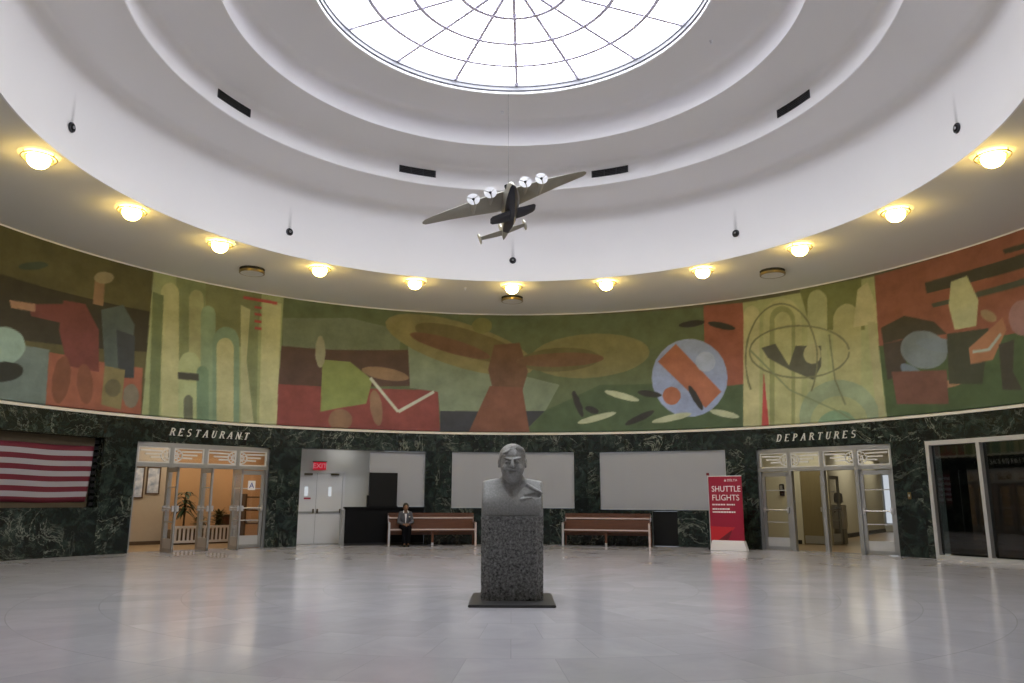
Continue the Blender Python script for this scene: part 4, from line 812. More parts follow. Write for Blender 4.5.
# departures hall
room('wall_departures', TD, [
    ('floor_slab', 'dep_floor', annex_floor(TD, 9.2, [(2.6, 28.3), (-6.2, 28.3), (-6.2, 14.9), (-3.0, 12.6)])),
    ('near_wall', 'dep_wall', MB().box(-6.2, -2.2, 14.9, 15.1, -.1, 3.1)),
    ('near_wall', 'dep_wall', MB().box(-2.2, -1.36, 14.9, 15.1, 2.32, 3.1)),
    ('near_wall_base', 'dark_base', MB().box(-6.2, -2.22, 14.87, 14.9, 0, .12)),
    ('corridor_wall', 'dep_wall', wall_seg((-2.2, 15.1), (-4.148, 27.0), .2, -.1, 3.1)),
    ('corridor_base', 'dark_base', wall_seg((-2.17, 15.1), (-4.118, 27.0), .05, 0, .15)),
    ('end_wall', 'dep_wall', MB().box(-6.2, 2.6, 28, 28.2, -.1, 3.1)),
    ('right_wall', 'dep_wall', wall_seg((2.5, 28), (2.0, 11.75), .2, -.1, 3.1)),
    ('left_wall', 'dep_wall', wall_seg((-1.95, 11.75), (-6.1, 15.0), .2, -.1, 3.1)),
    ('upper_ceiling', 'dep_wall', MB().box(-6.3, 2.7, 11.8, 28.3, 3.0, 3.15))], 'cream walls of the hall behind the departures doors')
wn = put(empty('window_1', label='tall bright daylit window strip at the end of the departures hall', cat='window', kind='structure'), TD, -4.2, 27.98, .35)
MB().box(-.20, .20, -.02, -.01, 0, 2.1).build('pane', emit('daylit_pane', (.85, .92, 1, 1), .55), wn)
MB().box(-.24, -.19, -.05, 0, -.04, 2.14).box(.19, .24, -.05, 0, -.04, 2.14).box(-.24, .24, -.05, 0, -.05, 0).box(-.24, .24, -.05, 0, 2.1, 2.15).build('window_frame', M['alu'], wn)
bd = put(empty('door_7', label='olive brown inner door with steel kick plate behind the open departures bay', cat='door', kind='structure'), TD, -1.78, 14.9)
MB().box(-.41, .40, -.02, .04, .01, 2.28).build('leaf', M['brown_door'], bd, bevel=.005)
MB().box(-.37, .36, -.028, -.02, .03, .26).build('kick_plate', M['alu'], bd)
MB().tube([(.30, -.025, 1.05), (.30, -.08, 1.05), (.2, -.08, 1.05)], .014, 8).build('handle', M['dark_metal'], bd, smooth=True)
MB().box(-.47, -.41, -.05, .06, 0, 2.34).box(.40, .46, -.05, .06, 0, 2.34).box(-.47, .46, -.05, .06, 2.28, 2.34).build('door_frame', M['dep_wall'], bd)
door_leaf('door_8', .9, 'inner glass door standing open in the third departures bay', loc(TD) @ Matrix.Translation((-1.28, 15.5, 0)), rad(80))
e = put(empty('white_cooler', label='white water cooler cabinet behind the open inner glass door', cat='cooler'), TD, -1.52, 16.0)
MB().box(-.17, .17, -.17, .17, .45, 1.18).build('cabinet', M['picket'], e, bevel=.02); MB().box(-.15, .15, -.15, .15, .0, .45).build('base', M['alu'], e, bevel=.02)
MB().lathe([(0, .36), (.1, .36), (.13, .3), (.13, .08), (.05, .02), (.04, 0)], 20, Matrix.Translation((0, 0, 1.18))).build('bottle', M['panel'], e, smooth=True)
MB().tube([(-.05, -.17, .98), (-.05, -.21, .98), (-.05, -.21, .94)], .012, 6).build('tap', M['dark_metal'], e)
e = put(empty('wall_phone', label='small dark wall box seen through the left departures door', cat='box'), TD, -2.8, 14.9, 1.45)
MB().box(-.07, .07, -.07, 0, 0, .36).build('housing', M['black_soft'], e, bevel=.01); MB().box(-.04, .04, -.085, -.07, .2, .32).build('screen', M['alu'], e)

# ------------------------------------------------------------------ recess with the double doors
TC = -22.0
room('wall_recess', TC, [
    ('back_wall', 'white_wall', MB().box(-2.2, .7, 12.6, 12.8, -.1, 3.1)),
    ('left_wall', 'white_wall', wall_seg((-1.80, 11.75), (-1.80, 12.65), .2, -.1, 3.1)),
    ('right_wall', 'white_wall', MB().box(.42, .60, 11.72, 12.65, -.1, 3.1)),
    ('recess_floor', 'floor', annex_floor(TC, 9.2, [(2.1, 12.7), (-2.1, 12.7)])),
    ('recess_ceiling', 'white_wall', MB().box(-2.2, .6, 11.8, 12.8, 2.9, 3.1))], 'white walls of the shallow recess holding the exit doors')
M['bp'] = emit('bright_pane', (.9, .95, 1, 1), .75)
M['bp'] = emit('bright_pane', (.9, .95, 1, 1), .75)
M['bp'] = emit('bright_pane', (.9, .95, 1, 1), .5)
M['bp'] = emit('bright_pane', (.9, .95, 1, 1), .5)
M['bp'] = emit('bright_pane', (.9, .95, 1, 1), .5)
M['bp'] = emit('bright_pane', (.9, .95, 1, 1), .5)
M['bp'] = emit('bright_pane', (.9, .95, 1, 1), .5)
M['bp'] = emit('bright_pane', (.9, .95, 1, 1), .5)
M['bp'] = emit('bright_pane', (.9, .95, 1, 1), .5)
dw = put(empty('door_9', label='white steel exit door leaf, right one of the pair under the red sign', cat='door', kind='structure'), TC, -.82, 12.6)
dv = put(empty('door_10', label='white steel exit door leaf, left one of the pair with red notice', cat='door', kind='structure'), TC, -1.60, 12.6)
for d, x0, x1, nm in ((dw, -.39, .39, 0), (dv, -.20, .38, 1)):
    MB().box(x0+.01, x1-.01, -.05, -.005, .01, 2.06).build('leaf', M['door_white'], d, bevel=.006)
    v = MB().box(-.03 if not nm else .05, .06 if not nm else .15, -.056, -.05, 1.38, 1.66).build('vision_pane', M['bp'], d)
    p = MB().box(x0+.05, x1-.05, -.10, -.07, .90, .94).build('push_bar', M['alu'], d, bevel=.01)
    MB().box(x0+.03, x0+.08, -.11, -.05, .89, 1.01).build('latch_box', M['bronze'], p, bevel=.006); MB().box(x1-.08, x1-.03, -.11, -.05, .89, 1.01).build('latch_box', M['bronze'], p, bevel=.006)
    MB().box(x0+.0, x0+.012, -.056, -.004, .01, 2.06).build('edge_seal', M['dark_metal'], d)
    MB().box(.02, .26, -.12, -.05, 2.00, 2.05).build('door_closer', M['bronze'], d, bevel=.006)
MB().box(.04, .24, -.058, -.05, 1.29, 1.34).build('red_notice', M['red'], dv)
MB().box(-.42, -.385, -.06, .0, 0, 2.10).box(.39, .46, -.06, .0, 0, 2.12).box(-1.1, .46, -.06, 0, 2.06, 2.12).build('door_frame', M['door_white'], dw)
ex = put(empty('exit_sign', label='red lit EXIT sign above the white double doors', cat='sign'), TC, -1.14, 12.6, 2.16)
MB().box(-.19, .19, -.06, -.012, 0, .23).build('housing', M['exit_red'], ex, bevel=.008)
text_mesh('EXIT', .205, emit('lit_exit_letters', (1, .40, .46, 1), .36), 'printed_letters', ex, (0, -.063, .045), align='CENTER', depth=.002)
MB().box(-.21, .21, -.07, 0, .23, .25).build('mount', M['dark_metal'], ex)

# black counter, tall charcoal kiosk, blank white panels
def flat_panel(name, th0, th1, r, z0, z1, m, label, cat, group=None, thick=.04, frame=True):
    o = curved_wall(name, M[m], th0, th1, z0, z1, r, r+thick, step=1.5)
    tag(o, label, cat, group)
    if frame:
        w = .12
        MB2 = curved_wall('panel_edge', M['alu'], th0, th1, z1-.025, z1, r-.012, r, parent=o, step=1.5)
        curved_wall('panel_edge', M['alu'], th0, th1, z0, z0+.025, r-.012, r, parent=o, step=1.5)
        curved_wall('panel_edge', M['alu'], th0, th0+w, z0, z1, r-.012, r, parent=o, step=1.5)
        curved_wall('panel_edge', M['alu'], th1-w, th1, z0, z1, r-.012, r, parent=o, step=1.5)
    return o
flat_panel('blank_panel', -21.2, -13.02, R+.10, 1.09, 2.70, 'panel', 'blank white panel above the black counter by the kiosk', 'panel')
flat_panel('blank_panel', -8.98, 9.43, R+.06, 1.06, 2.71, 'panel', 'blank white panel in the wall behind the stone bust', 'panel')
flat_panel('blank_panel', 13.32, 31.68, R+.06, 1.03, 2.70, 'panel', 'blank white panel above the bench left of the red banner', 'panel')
bk = curved_wall('black_panel', M['black_soft'], 20.9, 24.45, .01, .975, R+.05, R+.09, step=1.5)
tag(bk, 'low black panel in the marble right of the right bench', 'panel')
ct = empty('counter', (0, 0, 0), 0, 'low black counter left of and behind the left bench', 'counter')
curved_wall('counter_body', M['black'], -24.6, -13.05, .07, 1.03, R-.05, R+.06, parent=ct, step=1.5)
curved_wall('counter_top', M['black'], -24.75, -13.05, 1.03, 1.08, R-.09, R+.08, parent=ct, step=1.5)
curved_wall('plinth', M['dark_metal'], -24.5, -13.05, 0, .07, R-.03, R+.05, parent=ct, step=1.5)
curved_wall('end_panel', M['alu'], -25.0, -24.6, .0, 1.0, R-.03, R+.25, parent=ct, step=1.5)
ks = put(empty('kiosk_panel', label='tall charcoal panel standing on the black counter', cat='panel'), TC, .57, R-.02, 1.08)
MB().box(-.41, .41, -.05, .06, 0, .985).build('board', M['black_soft'], ks, bevel=.006)
MB().box(-.47, -.41, -.04, .05, 0, .33).build('side_box', M['black'], ks, bevel=.004)
MB().box(-.43, .43, -.06, .07, 0, .03).build('foot_rail', M['black'], ks)

# flag case
nb = curved_wall('wall_niche', M['black_matt'], -80, -57.4, 1.02, 2.76, RW, RW+.06)
tag(nb, 'black back wall of the display niche in the marble', 'wall', kind='structure')
fg = empty('flag_display', (0, 0, 0), 0, 'red and white striped flag in the wall niche at far left', 'flag')
def ribbon(name, m, th0, th1, z0, z1, r, amp, parent, nu=90, nv=12, slant=0):
    me = bpy.data.meshes.new(name); V = []; UV = []; F = []
    for j in range(nv+1):
        for i in range(nu+1):
            u, v = i/nu, j/nv; th = th0+(th1-slant*(1-v)**2-th0)*u
            rr = r+amp*(sin(u*23+v*1.5)+.6*sin(u*41+1)*(1-v)); z = z0+(z1-z0)*v+.012*sin(u*14)
            V.append(at(th, rr, z)); UV.append((u, v))
    for j in range(nv):
        for i in range(nu): a = j*(nu+1)+i; F.append((a, a+1, a+nu+2, a+nu+1))
    me.from_pydata(V, [], F); uv = me.uv_layers.new(name='UVMap')
    for l in me.loops: uv.data[l.index].uv = UV[l.vertex_index]
    me.polygons.foreach_set('use_smooth', [True]*len(F)); me.materials.append(m)
    o = bpy.data.objects.new(name, me); COL.objects.link(o); o.parent = parent
    s = o.modifiers.new('cloth', 'SOLIDIFY'); s.thickness = .006; return o
ribbon('flag_cloth', M['flag'], -79.5, -57.95, 1.20, 2.49, R+.22, .010, fg, slant=.4)
curved_wall('case_rail', M['flag_back'], -79.5, -57.9, 2.50, 2.70, R+.22, R+.26, parent=fg)
curved_wall('case_rail', M['flag_back'], -79.5, -58.3, 1.085, 1.19, R+.22, R+.26, parent=fg)
curved_wall('case_back', M['flag_back'], -79.5, -57.95, 1.09, 2.70, R+.27, R+.30, parent=fg)
for k in range(11): curved_wall('black_louver', M['dark_metal'], -57.9, -57.42, 1.12+k*.145, 1.20+k*.145, R+.20, R+.24, parent=fg)

# dark glazed bays at the right
win = empty('window_2', (0, 0, 0), 0, 'dark glazed bays in pale metal frames at far right', 'window', kind='structure')
for t in (58.15, 64.28, 70.45): curved_wall('pane', M['dark_glass'], t+.2, t+5.9, .12, 2.6, R+.10, R+.11, parent=win)
curved_wall('window_frame', M['alu_light'], 58.15, 76.6, 2.58, 2.68, R-.02, R+.14, parent=win)
curved_wall('sill_rail', M['alu_light'], 58.15, 76.6, 0, .09, R-.02, R+.14, parent=win)
for t in (58.15, 64.1, 70.25, 76.2): curved_wall('mullion', M['alu_light'], t, t+.42, .09, 2.58, R-.02, R+.14, parent=win, step=.5)
wk = curved_wall('wall_window', M['black_matt'], 57.5, 77.2, -.05, 2.75, RW+.5, RW+.6)
tag(wk, 'black space behind the dark glazed bays', 'wall', kind='structure')
MB().prism([(11.84*sin(rad(t)), 11.84*cos(rad(t))) for t in np.linspace(57.5, 77.2, 10)]+[(12.5*sin(rad(t)), 12.5*cos(rad(t))) for t in np.linspace(77.2, 57.5, 10)], -.15, -.004).build('dark_floor', M['black_matt'], wk)

# switch plate on the marble
e = empty('brass_plate', at(55.65, R, 1.42), -rad(55.65), 'small brass plate on the marble right of the departures doors', 'switch')
MB().box(-.04, .04, -.015, 0, -.08, .08).build('plate', M['brass'], e, bevel=.004); MB().box(-.012, .012, -.03, -.012, -.02, .03).build('toggle', M['trim'], e, bevel=.003)

# ================================================================== CEILING FITTINGS
ORD = ['leftmost', 'second', 'third', 'fourth', 'fifth', 'sixth', 'seventh', 'eighth', 'ninth', 'tenth', 'rightmost']
def make_lamp():
    e = empty('globe_ceiling_light')
    MB().lathe([(.285, -.055), (.28, -.068), (.268, -.068), (.262, -.055), (.268, -.045), (.28, -.045)], 40, closed=True).build('outer_ring', M['brass'], e, smooth=True)
    MB().lathe([(.222, -.06), (.218, -.07), (.206, -.07), (.20, -.06), (.206, -.052), (.218, -.052)], 40, closed=True).build('inner_ring', M['brass'], e, smooth=True)
    MB().lathe([(0, -.245)]+[(.178*sin(rad(a)), -.09-.155*cos(rad(a))) for a in range(10, 131, 10)]+[(.12, -.01), (0, -.01)], 32).build('glass_globe', M['globe'], e, smooth=True)
    for k in range(3):
        br = MB()
        a = k*2*PI/3+.5; br.tube([(.26*cos(a), .26*sin(a), -.04), (.26*cos(a), .26*sin(a), 0)], .01, 6); br.tube([(.20*cos(a), .20*sin(a), -.06), (.25*cos(a), .25*sin(a), -.058)], .007, 6)
        br.build('bracket', M['brass'], e)
    return e
LT = (-89.9, -72.0, -55.6, -36.9, -18.75, 0, 18.1, 36.5, 54.7, 72.5, 91.2)
lamp0 = make_lamp()
for i in range(11):
    o = lamp0 if i == 0 else copy_tree(lamp0)
    o.location = at(LT[i], 8.1, HT); o.rotation_euler = (0, 0, -rad(LT[i]))
    lb = ORD[i]+(' of the lit globe lights ringing the ceiling edge' if i in (0, 10) else ' lit globe light from the left along the ceiling ring')
    tag(o, lb, 'ceiling light', 'globe lights around the ceiling ring')
# flat round diffusers
def make_diff():
    e = empty('ceiling_diffuser')
    MB().lathe([(.30, -.125), (.315, -.12), (.315, -.065), (.29, -.06), (.28, -.125)], 40, closed=True).build('lower_ring', M['brass'], e, smooth=True)
    MB().lathe([(0, -.115), (.285, -.12), (.285, -.07), (0, -.07)], 40).build('bottom_plate', M['soffit'], e, smooth=True)
    MB().lathe([(0, -.065), (.30, -.065), (.31, 0), (0, 0)], 32).build('collar', M['black_matt'], e)
    return e
d0 = make_diff()
for i, (th, lb) in enumerate(((-44.9, 'flat dark round diffuser on the ceiling above the RESTAURANT letters'), (0, 'flat dark round diffuser on the ceiling behind the middle globe light'), (44.9, 'flat dark round diffuser on the ceiling above the DEPARTURES letters'))):
    o = d0 if i == 0 else copy_tree(d0); o.location = at(th, 9.4, HT); tag(o, lb, 'diffuser', 'round ceiling diffusers')
# round air nozzles in the first drum
def dust_mat():
    m, nt, out = new_mat('soot_streak'); b = N(nt, 'ShaderNodeBsdfPrincipled', Roughness=.9); b.inputs['Base Color'].default_value = (.25, .25, .29, 1)
    t = N(nt, 'ShaderNodeBsdfTransparent'); mx = N(nt, 'ShaderNodeMixShader'); uv = N(nt, 'ShaderNodeTexCoord'); sp = N(nt, 'ShaderNodeSeparateXYZ'); L(nt, uv.outputs['Generated'], sp.inputs[0])
    ed = math_node(nt, 'SUBTRACT', 1.0, math_node(nt, 'ABSOLUTE', math_node(nt, 'MULTIPLY', math_node(nt, 'SUBTRACT', sp.outputs[0], .5), 2.0)))
    f = math_node(nt, 'MULTIPLY', math_node(nt, 'MULTIPLY', ed, math_node(nt, 'POWER', math_node(nt, 'SUBTRACT', 1.0, sp.outputs[2]), 1.4)), .17)
    L(nt, f, mx.inputs[0]); L(nt, t.outputs[0], mx.inputs[1]); L(nt, b.outputs[0], mx.inputs[2]); L(nt, mx.outputs[0], out.inputs[0]); return m
M['dust'] = dust_mat()
def make_nozzle():
    e = empty('air_nozzle'); my = Matrix.Rotation(PI/2, 4, 'X')
    MB().lathe([(.088, .001), (.092, .015), (.085, .03), (.066, .033), (.058, .02), (.058, .001)], 28, my).build('outer_ring', M['dark_metal'], e, smooth=True)
    MB().lathe([(0, .045), (.03, .041), (.05, .028), (.06, .006), (.06, .001), (0, .001)], 24, my).build('eyeball', M['black_soft'], e, smooth=True)
    MB().lathe([(.022, .042), (.027, .050), (.022, .053), (.016, .045)], 20, my, closed=True).build('mouth_ring', M['steel'], e, smooth=True)
    MB().box(-.06, .06, -.006, -.003, .07, .72).build('soot_streak', M['dust'], e)
    return e
n0 = make_nozzle(); NL = ['round dark air nozzle at the left end of the white drum', 'round dark air nozzle above the third globe light from left', 'round dark air nozzle in the middle of the drum under the airplane', 'round dark air nozzle above the third globe light from right', 'round dark air nozzle at the right end of the white drum']
for i, th in enumerate((-88.9, -44.5, .1, 44.6, 89.6)):
    o = n0 if i == 0 else copy_tree(n0); o.location = at(th, 7.70, 7.62); o.rotation_euler = (0, 0, -rad(th)); tag(o, NL[i], 'nozzle', 'air nozzles on the drum')
# slotted vents in the second drum
def make_vent(thc):
    e = empty('vent_grille', (0, 0, 0), -rad(thc)); r = 6.326; a = 4.15
    curved_wall('backing', M['black_matt'], -a, a, 9.275, 9.435, r-.006, r+.004, parent=e)
    for z0, z1 in ((9.265, 9.28), (9.43, 9.445)): curved_wall('frame', M['dark_metal'], -a, a, z0, z1, r-.02, r, parent=e)
    for t in (-a, -a/3, a/3, a): curved_wall('frame', M['dark_metal'], t-.12, t+.12, 9.265, 9.445, r-.02, r, parent=e, step=.5)
    for k in range(3): curved_wall('slat', M['dark_metal'], -a, a, 9.312+k*.04, 9.322+k*.04, r-.016, r-.002, parent=e)
    return e
v0 = make_vent(-66.9)
VL = ['dark slotted vent in the second drum, far left one', 'dark slotted vent in the second drum just left of the airplane', 'dark slotted vent in the second drum just right of the airplane', 'dark slotted vent in the second drum, far right one']
for i, th in enumerate((-66.9, -22.2, 22.7, 67.4)):
    o = v0 if i == 0 else copy_tree(v0); o.rotation_euler = (0, 0, -rad(th)); tag(o, VL[i], 'vent', 'vents in the second drum')
# little sprinkler heads
def make_spr():
    e = empty('sprinkler_head')
    MB().lathe([(0, 0), (.045, 0), (.04, -.012), (.015, -.018), (.012, -.05), (0, -.05)], 16).build('body', M['prop'], e, smooth=True)
    MB().lathe([(0, -.06), (.03, -.058), (.03, -.054), (0, -.054)], 16).build('deflector', M['prop'], e)
    return e
s0 = make_spr()
for i, (x, y, z, lb) in enumerate(((-.25, 4.5, 10.27, 'tiny bright sprinkler head on the ceiling ring below the skylight'), (3.95, 1.6, 10.27, 'tiny bright sprinkler head right of the skylight'), (-1.3, 8.4, HT, 'tiny sprinkler head left of the middle globe light'))):
    o = s0 if i == 0 else copy_tree(s0); o.location = (x, y, z); tag(o, lb, 'sprinkler', 'sprinkler heads')

# ================================================================== AIRPLANE
SP = 2.944; hd, pt, rl = .057, .169, .365
Fv = Vector((sin(hd)*cos(pt), -cos(hd)*cos(pt), sin(pt))); Sv = Vector((cos(hd), sin(hd), 0)); Uv = -Sv.cross(Fv)
if Uv.z < 0: Uv = -Uv
S2 = cos(rl)*Sv+sin(rl)*Uv; U2 = -sin(rl)*Sv+cos(rl)*Uv
pl = empty('model_airplane', label='four-engined model flying boat hanging below the skylight', cat='airplane')
pl.matrix_world = Matrix.Translation((-.045, 0, 6.128)) @ Matrix((( -S2.x, Fv.x, U2.x, 0), (-S2.y, Fv.y, U2.y, 0), (-S2.z, Fv.z, U2.z, 0), (0, 0, 0, 1))) @ Matrix.Scale(1, 4)
k_ = SP
SEC = [(.236, .003, .004, -.006, -.012), (.225, .016, .022, -.014, -.030), (.20, .026, .036, -.022, -.046), (.15, .036, .055, -.026, -.062), (.08, .041, .068, -.027, -.070), (0, .042, .070, -.025, -.072),
       (-.08, .041, .068, -.022, -.070), (-.13, .039, .066, -.016, -.060), (-.20, .034, .064, -.006, -.040), (-.28, .026, .060, .008, -.016), (-.36, .018, .057, .022, .004), (-.42, .010, .054, .032, .022), (-.46, .003, .050, .040, .036)]
def fring(F, w, zt, zc, zk, n=10):
    top = [(w*cos(PI*i/n), F, zc+(zt-zc)*sin(PI*i/n)**.8) for i in range(n+1)]
    return top
up = MB().loft([[Vector(p)*k_ for p in fring(*s)] for s in SEC]); up.build('fuselage', M['fuse'], pl, smooth=True)
def kring(F, w, zt, zc, zk):
    return [(w*1.01, F, zc+.001), (w*1.0, F, zc-.004), (w*.55, F, (zc+zk*1.6)/2.6), (0, F, zk), (-w*.55, F, (zc+zk*1.6)/2.6), (-w*1.0, F, zc-.004), (-w*1.01, F, zc+.001)]
MB().loft([[Vector(p)*k_ for p in kring(*s)] for s in SEC[:10]]).build('hull_bottom', M['hull'], pl, smooth=True)
def airfoil(x, le, te, z, t, n=7):
    c = le-te; r = []
    for i in range(n+1): u = i/n; r.append((x, le-c*u, z+t*2.6*(math.sqrt(u)*(1-u))*.8))
    for i in range(n-1, 0, -1): u = i/n; r.append((x, le-c*u, z-t*.9*(math.sqrt(u)*(1-u))))
    return r
for s in (-1, 1):
    st = [(0.0, .112, -.105, .040, .032), (.10, .106, -.090, .046, .028), (.22, .088, -.066, .052, .022), (.34, .066, -.044, .057, .016), (.44, .046, -.030, .060, .010), (.488, .032, -.022, .061, .006), (.504, .016, -.006, .061, .002)]
    w = MB().loft([[Vector((s*x if x else 0, y, z))*k_ for _, y, z in airfoil(x, le, te, zz, t)] for x, le, te, zz, t in st]); wing = w.build('wing', M['wing'], pl, smooth=True)
    for x, le in ((.105, .100), (.205, .084)):
        mx = Matrix.Translation(Vector((s*x, 0, .050))*k_) @ Matrix.Rotation(-PI/2, 4, 'X')
        na = MB().lathe([(0, (le-.13)*k_), (.008*k_, (le-.125)*k_), (.016*k_, (le-.06)*k_), (.0205*k_, (le-.01)*k_), (.0205*k_, (le+.018)*k_), (.017*k_, (le+.024)*k_), (0, (le+.024)*k_)], 20, mx).build('engine_nacelle', M['fuse'], pl, smooth=True)
        mp = Matrix.Translation(Vector((s*x, le+.029, .050))*k_) @ Matrix.Rotation(-PI/2, 4, 'X')
        pr = MB().lathe([(0, .010*k_), (.005*k_, .007*k_), (.0085*k_, 0), (.0085*k_, -.006*k_), (0, -.006*k_)], 14, mp).build('propeller_hub', M['dark_metal'], na, smooth=True)
        for b in range(3):
            a0 = b*2*PI/3+.4; bl = MB(); rr = .036*k_
            outl = [(.006*k_, -.004*k_)]+[(rr*cos(t), rr*sin(t)) for t in np.linspace(-.97, .97, 11)]+[(.006*k_, .004*k_)]
            bl.prism([(x_*cos(a0)-y_*sin(a0), x_*sin(a0)+y_*cos(a0)) for x_, y_ in outl], -.004, .003, mp); bl.build('propeller_blade', M['prop'], na)
    MB().loft([[Vector((s*x, y, z))*k_ for _, y, z in airfoil(x, le, te, zz, t)] for x, le, te, zz, t in ((0, -.352, -.425, .052, .010), (.08, -.362, -.423, .058, .008), (.14, -.374, -.420, .063, .006), (.152, -.386, -.412, .064, .003))]).build('tailplane', M['wing'], pl, smooth=True)
    MB().prism([(y*k_, z*k_) for y, z in ((-.366, .064), (-.380, .092), (-.402, .104), (-.422, .098), (-.434, .066), (-.426, .040), (-.398, .034), (-.372, .044))], -.004*k_, .004*k_, Matrix.Translation((s*.150*k_, 0, 0)) @ Matrix(((0, 0, 1, 0), (1, 0, 0, 0), (0, 1, 0, 0), (0, 0, 0, 1)))).build('tail_fin', M['fuse'], pl, bevel=.004)
    MB().loft([[Vector((s*x, y, z))*k_ for _, y, z in airfoil(x, le, te, zz, t)] for x, le, te, zz, t in ((.02, .060, -.060, -.054, .018), (.07, .054, -.056, -.056, .016), (.125, .044, -.044, -.053, .013), (.138, .025, -.028, -.051, .005))]).build('sponson', M['hull'], pl, smooth=True)
MB().prism([(y*k_, z*k_) for y, z in ((-.35, .056), (-.385, .115), (-.41, .128), (-.435, .12), (-.45, .05))], -.005*k_, .005*k_, Matrix(((0, 0, 1, 0), (1, 0, 0, 0), (0, 1, 0, 0), (0, 0, 0, 1)))).build('tail_fin', M['fuse'], pl, bevel=.004)
w = MB().box(-.0285*k_, .0285*k_, .165*k_, .185*k_, .020*k_, .038*k_).build('cockpit_window', M['black'], pl)
wi = MB().tube([(-.07, -.05, 6.30), (-.08, -.02, 8.6), (-.09, 0, 10.43)], .0025, 6).build('hanging_wire', M['wire'])
tag(wi, 'thin wire holding the model airplane under the skylight', 'wire')

# ================================================================== STONE BUST
bu = empty('stone_bust', (.012, -1.70, 0), 0, 'grey granite bust of a man on a rough stone pedestal', 'statue')
MB().box(-.535, .535, -.80, .52, 0, .032).build('base_plate', M['slate'], bu, bevel=.008)
def rough_block():
    hw, y0, y1, c = .405, -.40, .42, .10; z0, z1 = .032, 1.075
    out = [(-hw+c, y0), (hw-c, y0), (hw, y0+c), (hw, y1), (-hw, y1), (-hw, y0+c)]
    loop = []
    for i, p in enumerate(out):
        q = out[(i+1) % len(out)]; n = max(2, int(math.hypot(q[0]-p[0], q[1]-p[1])/.022))
        loop += [(p[0]+(q[0]-p[0])*k/n, p[1]+(q[1]-p[1])*k/n) for k in range(n)]
    nz = 46; rings = []
    for j in range(nz+1):
        z = z0+(z1-z0)*j/nz; d = RNG.normal(0, .0055, len(loop)); d = (d+np.roll(d, 1)+np.roll(d, -1))/2
        t = 1-.02*(1-j/nz)
        rings.append([(x*t*(1+dd), y*t*(1+dd), z) for (x, y), dd in zip(loop, d)])
    return MB().loft(rings)
rough_block().build('pedestal', M['granite_rough'], bu)
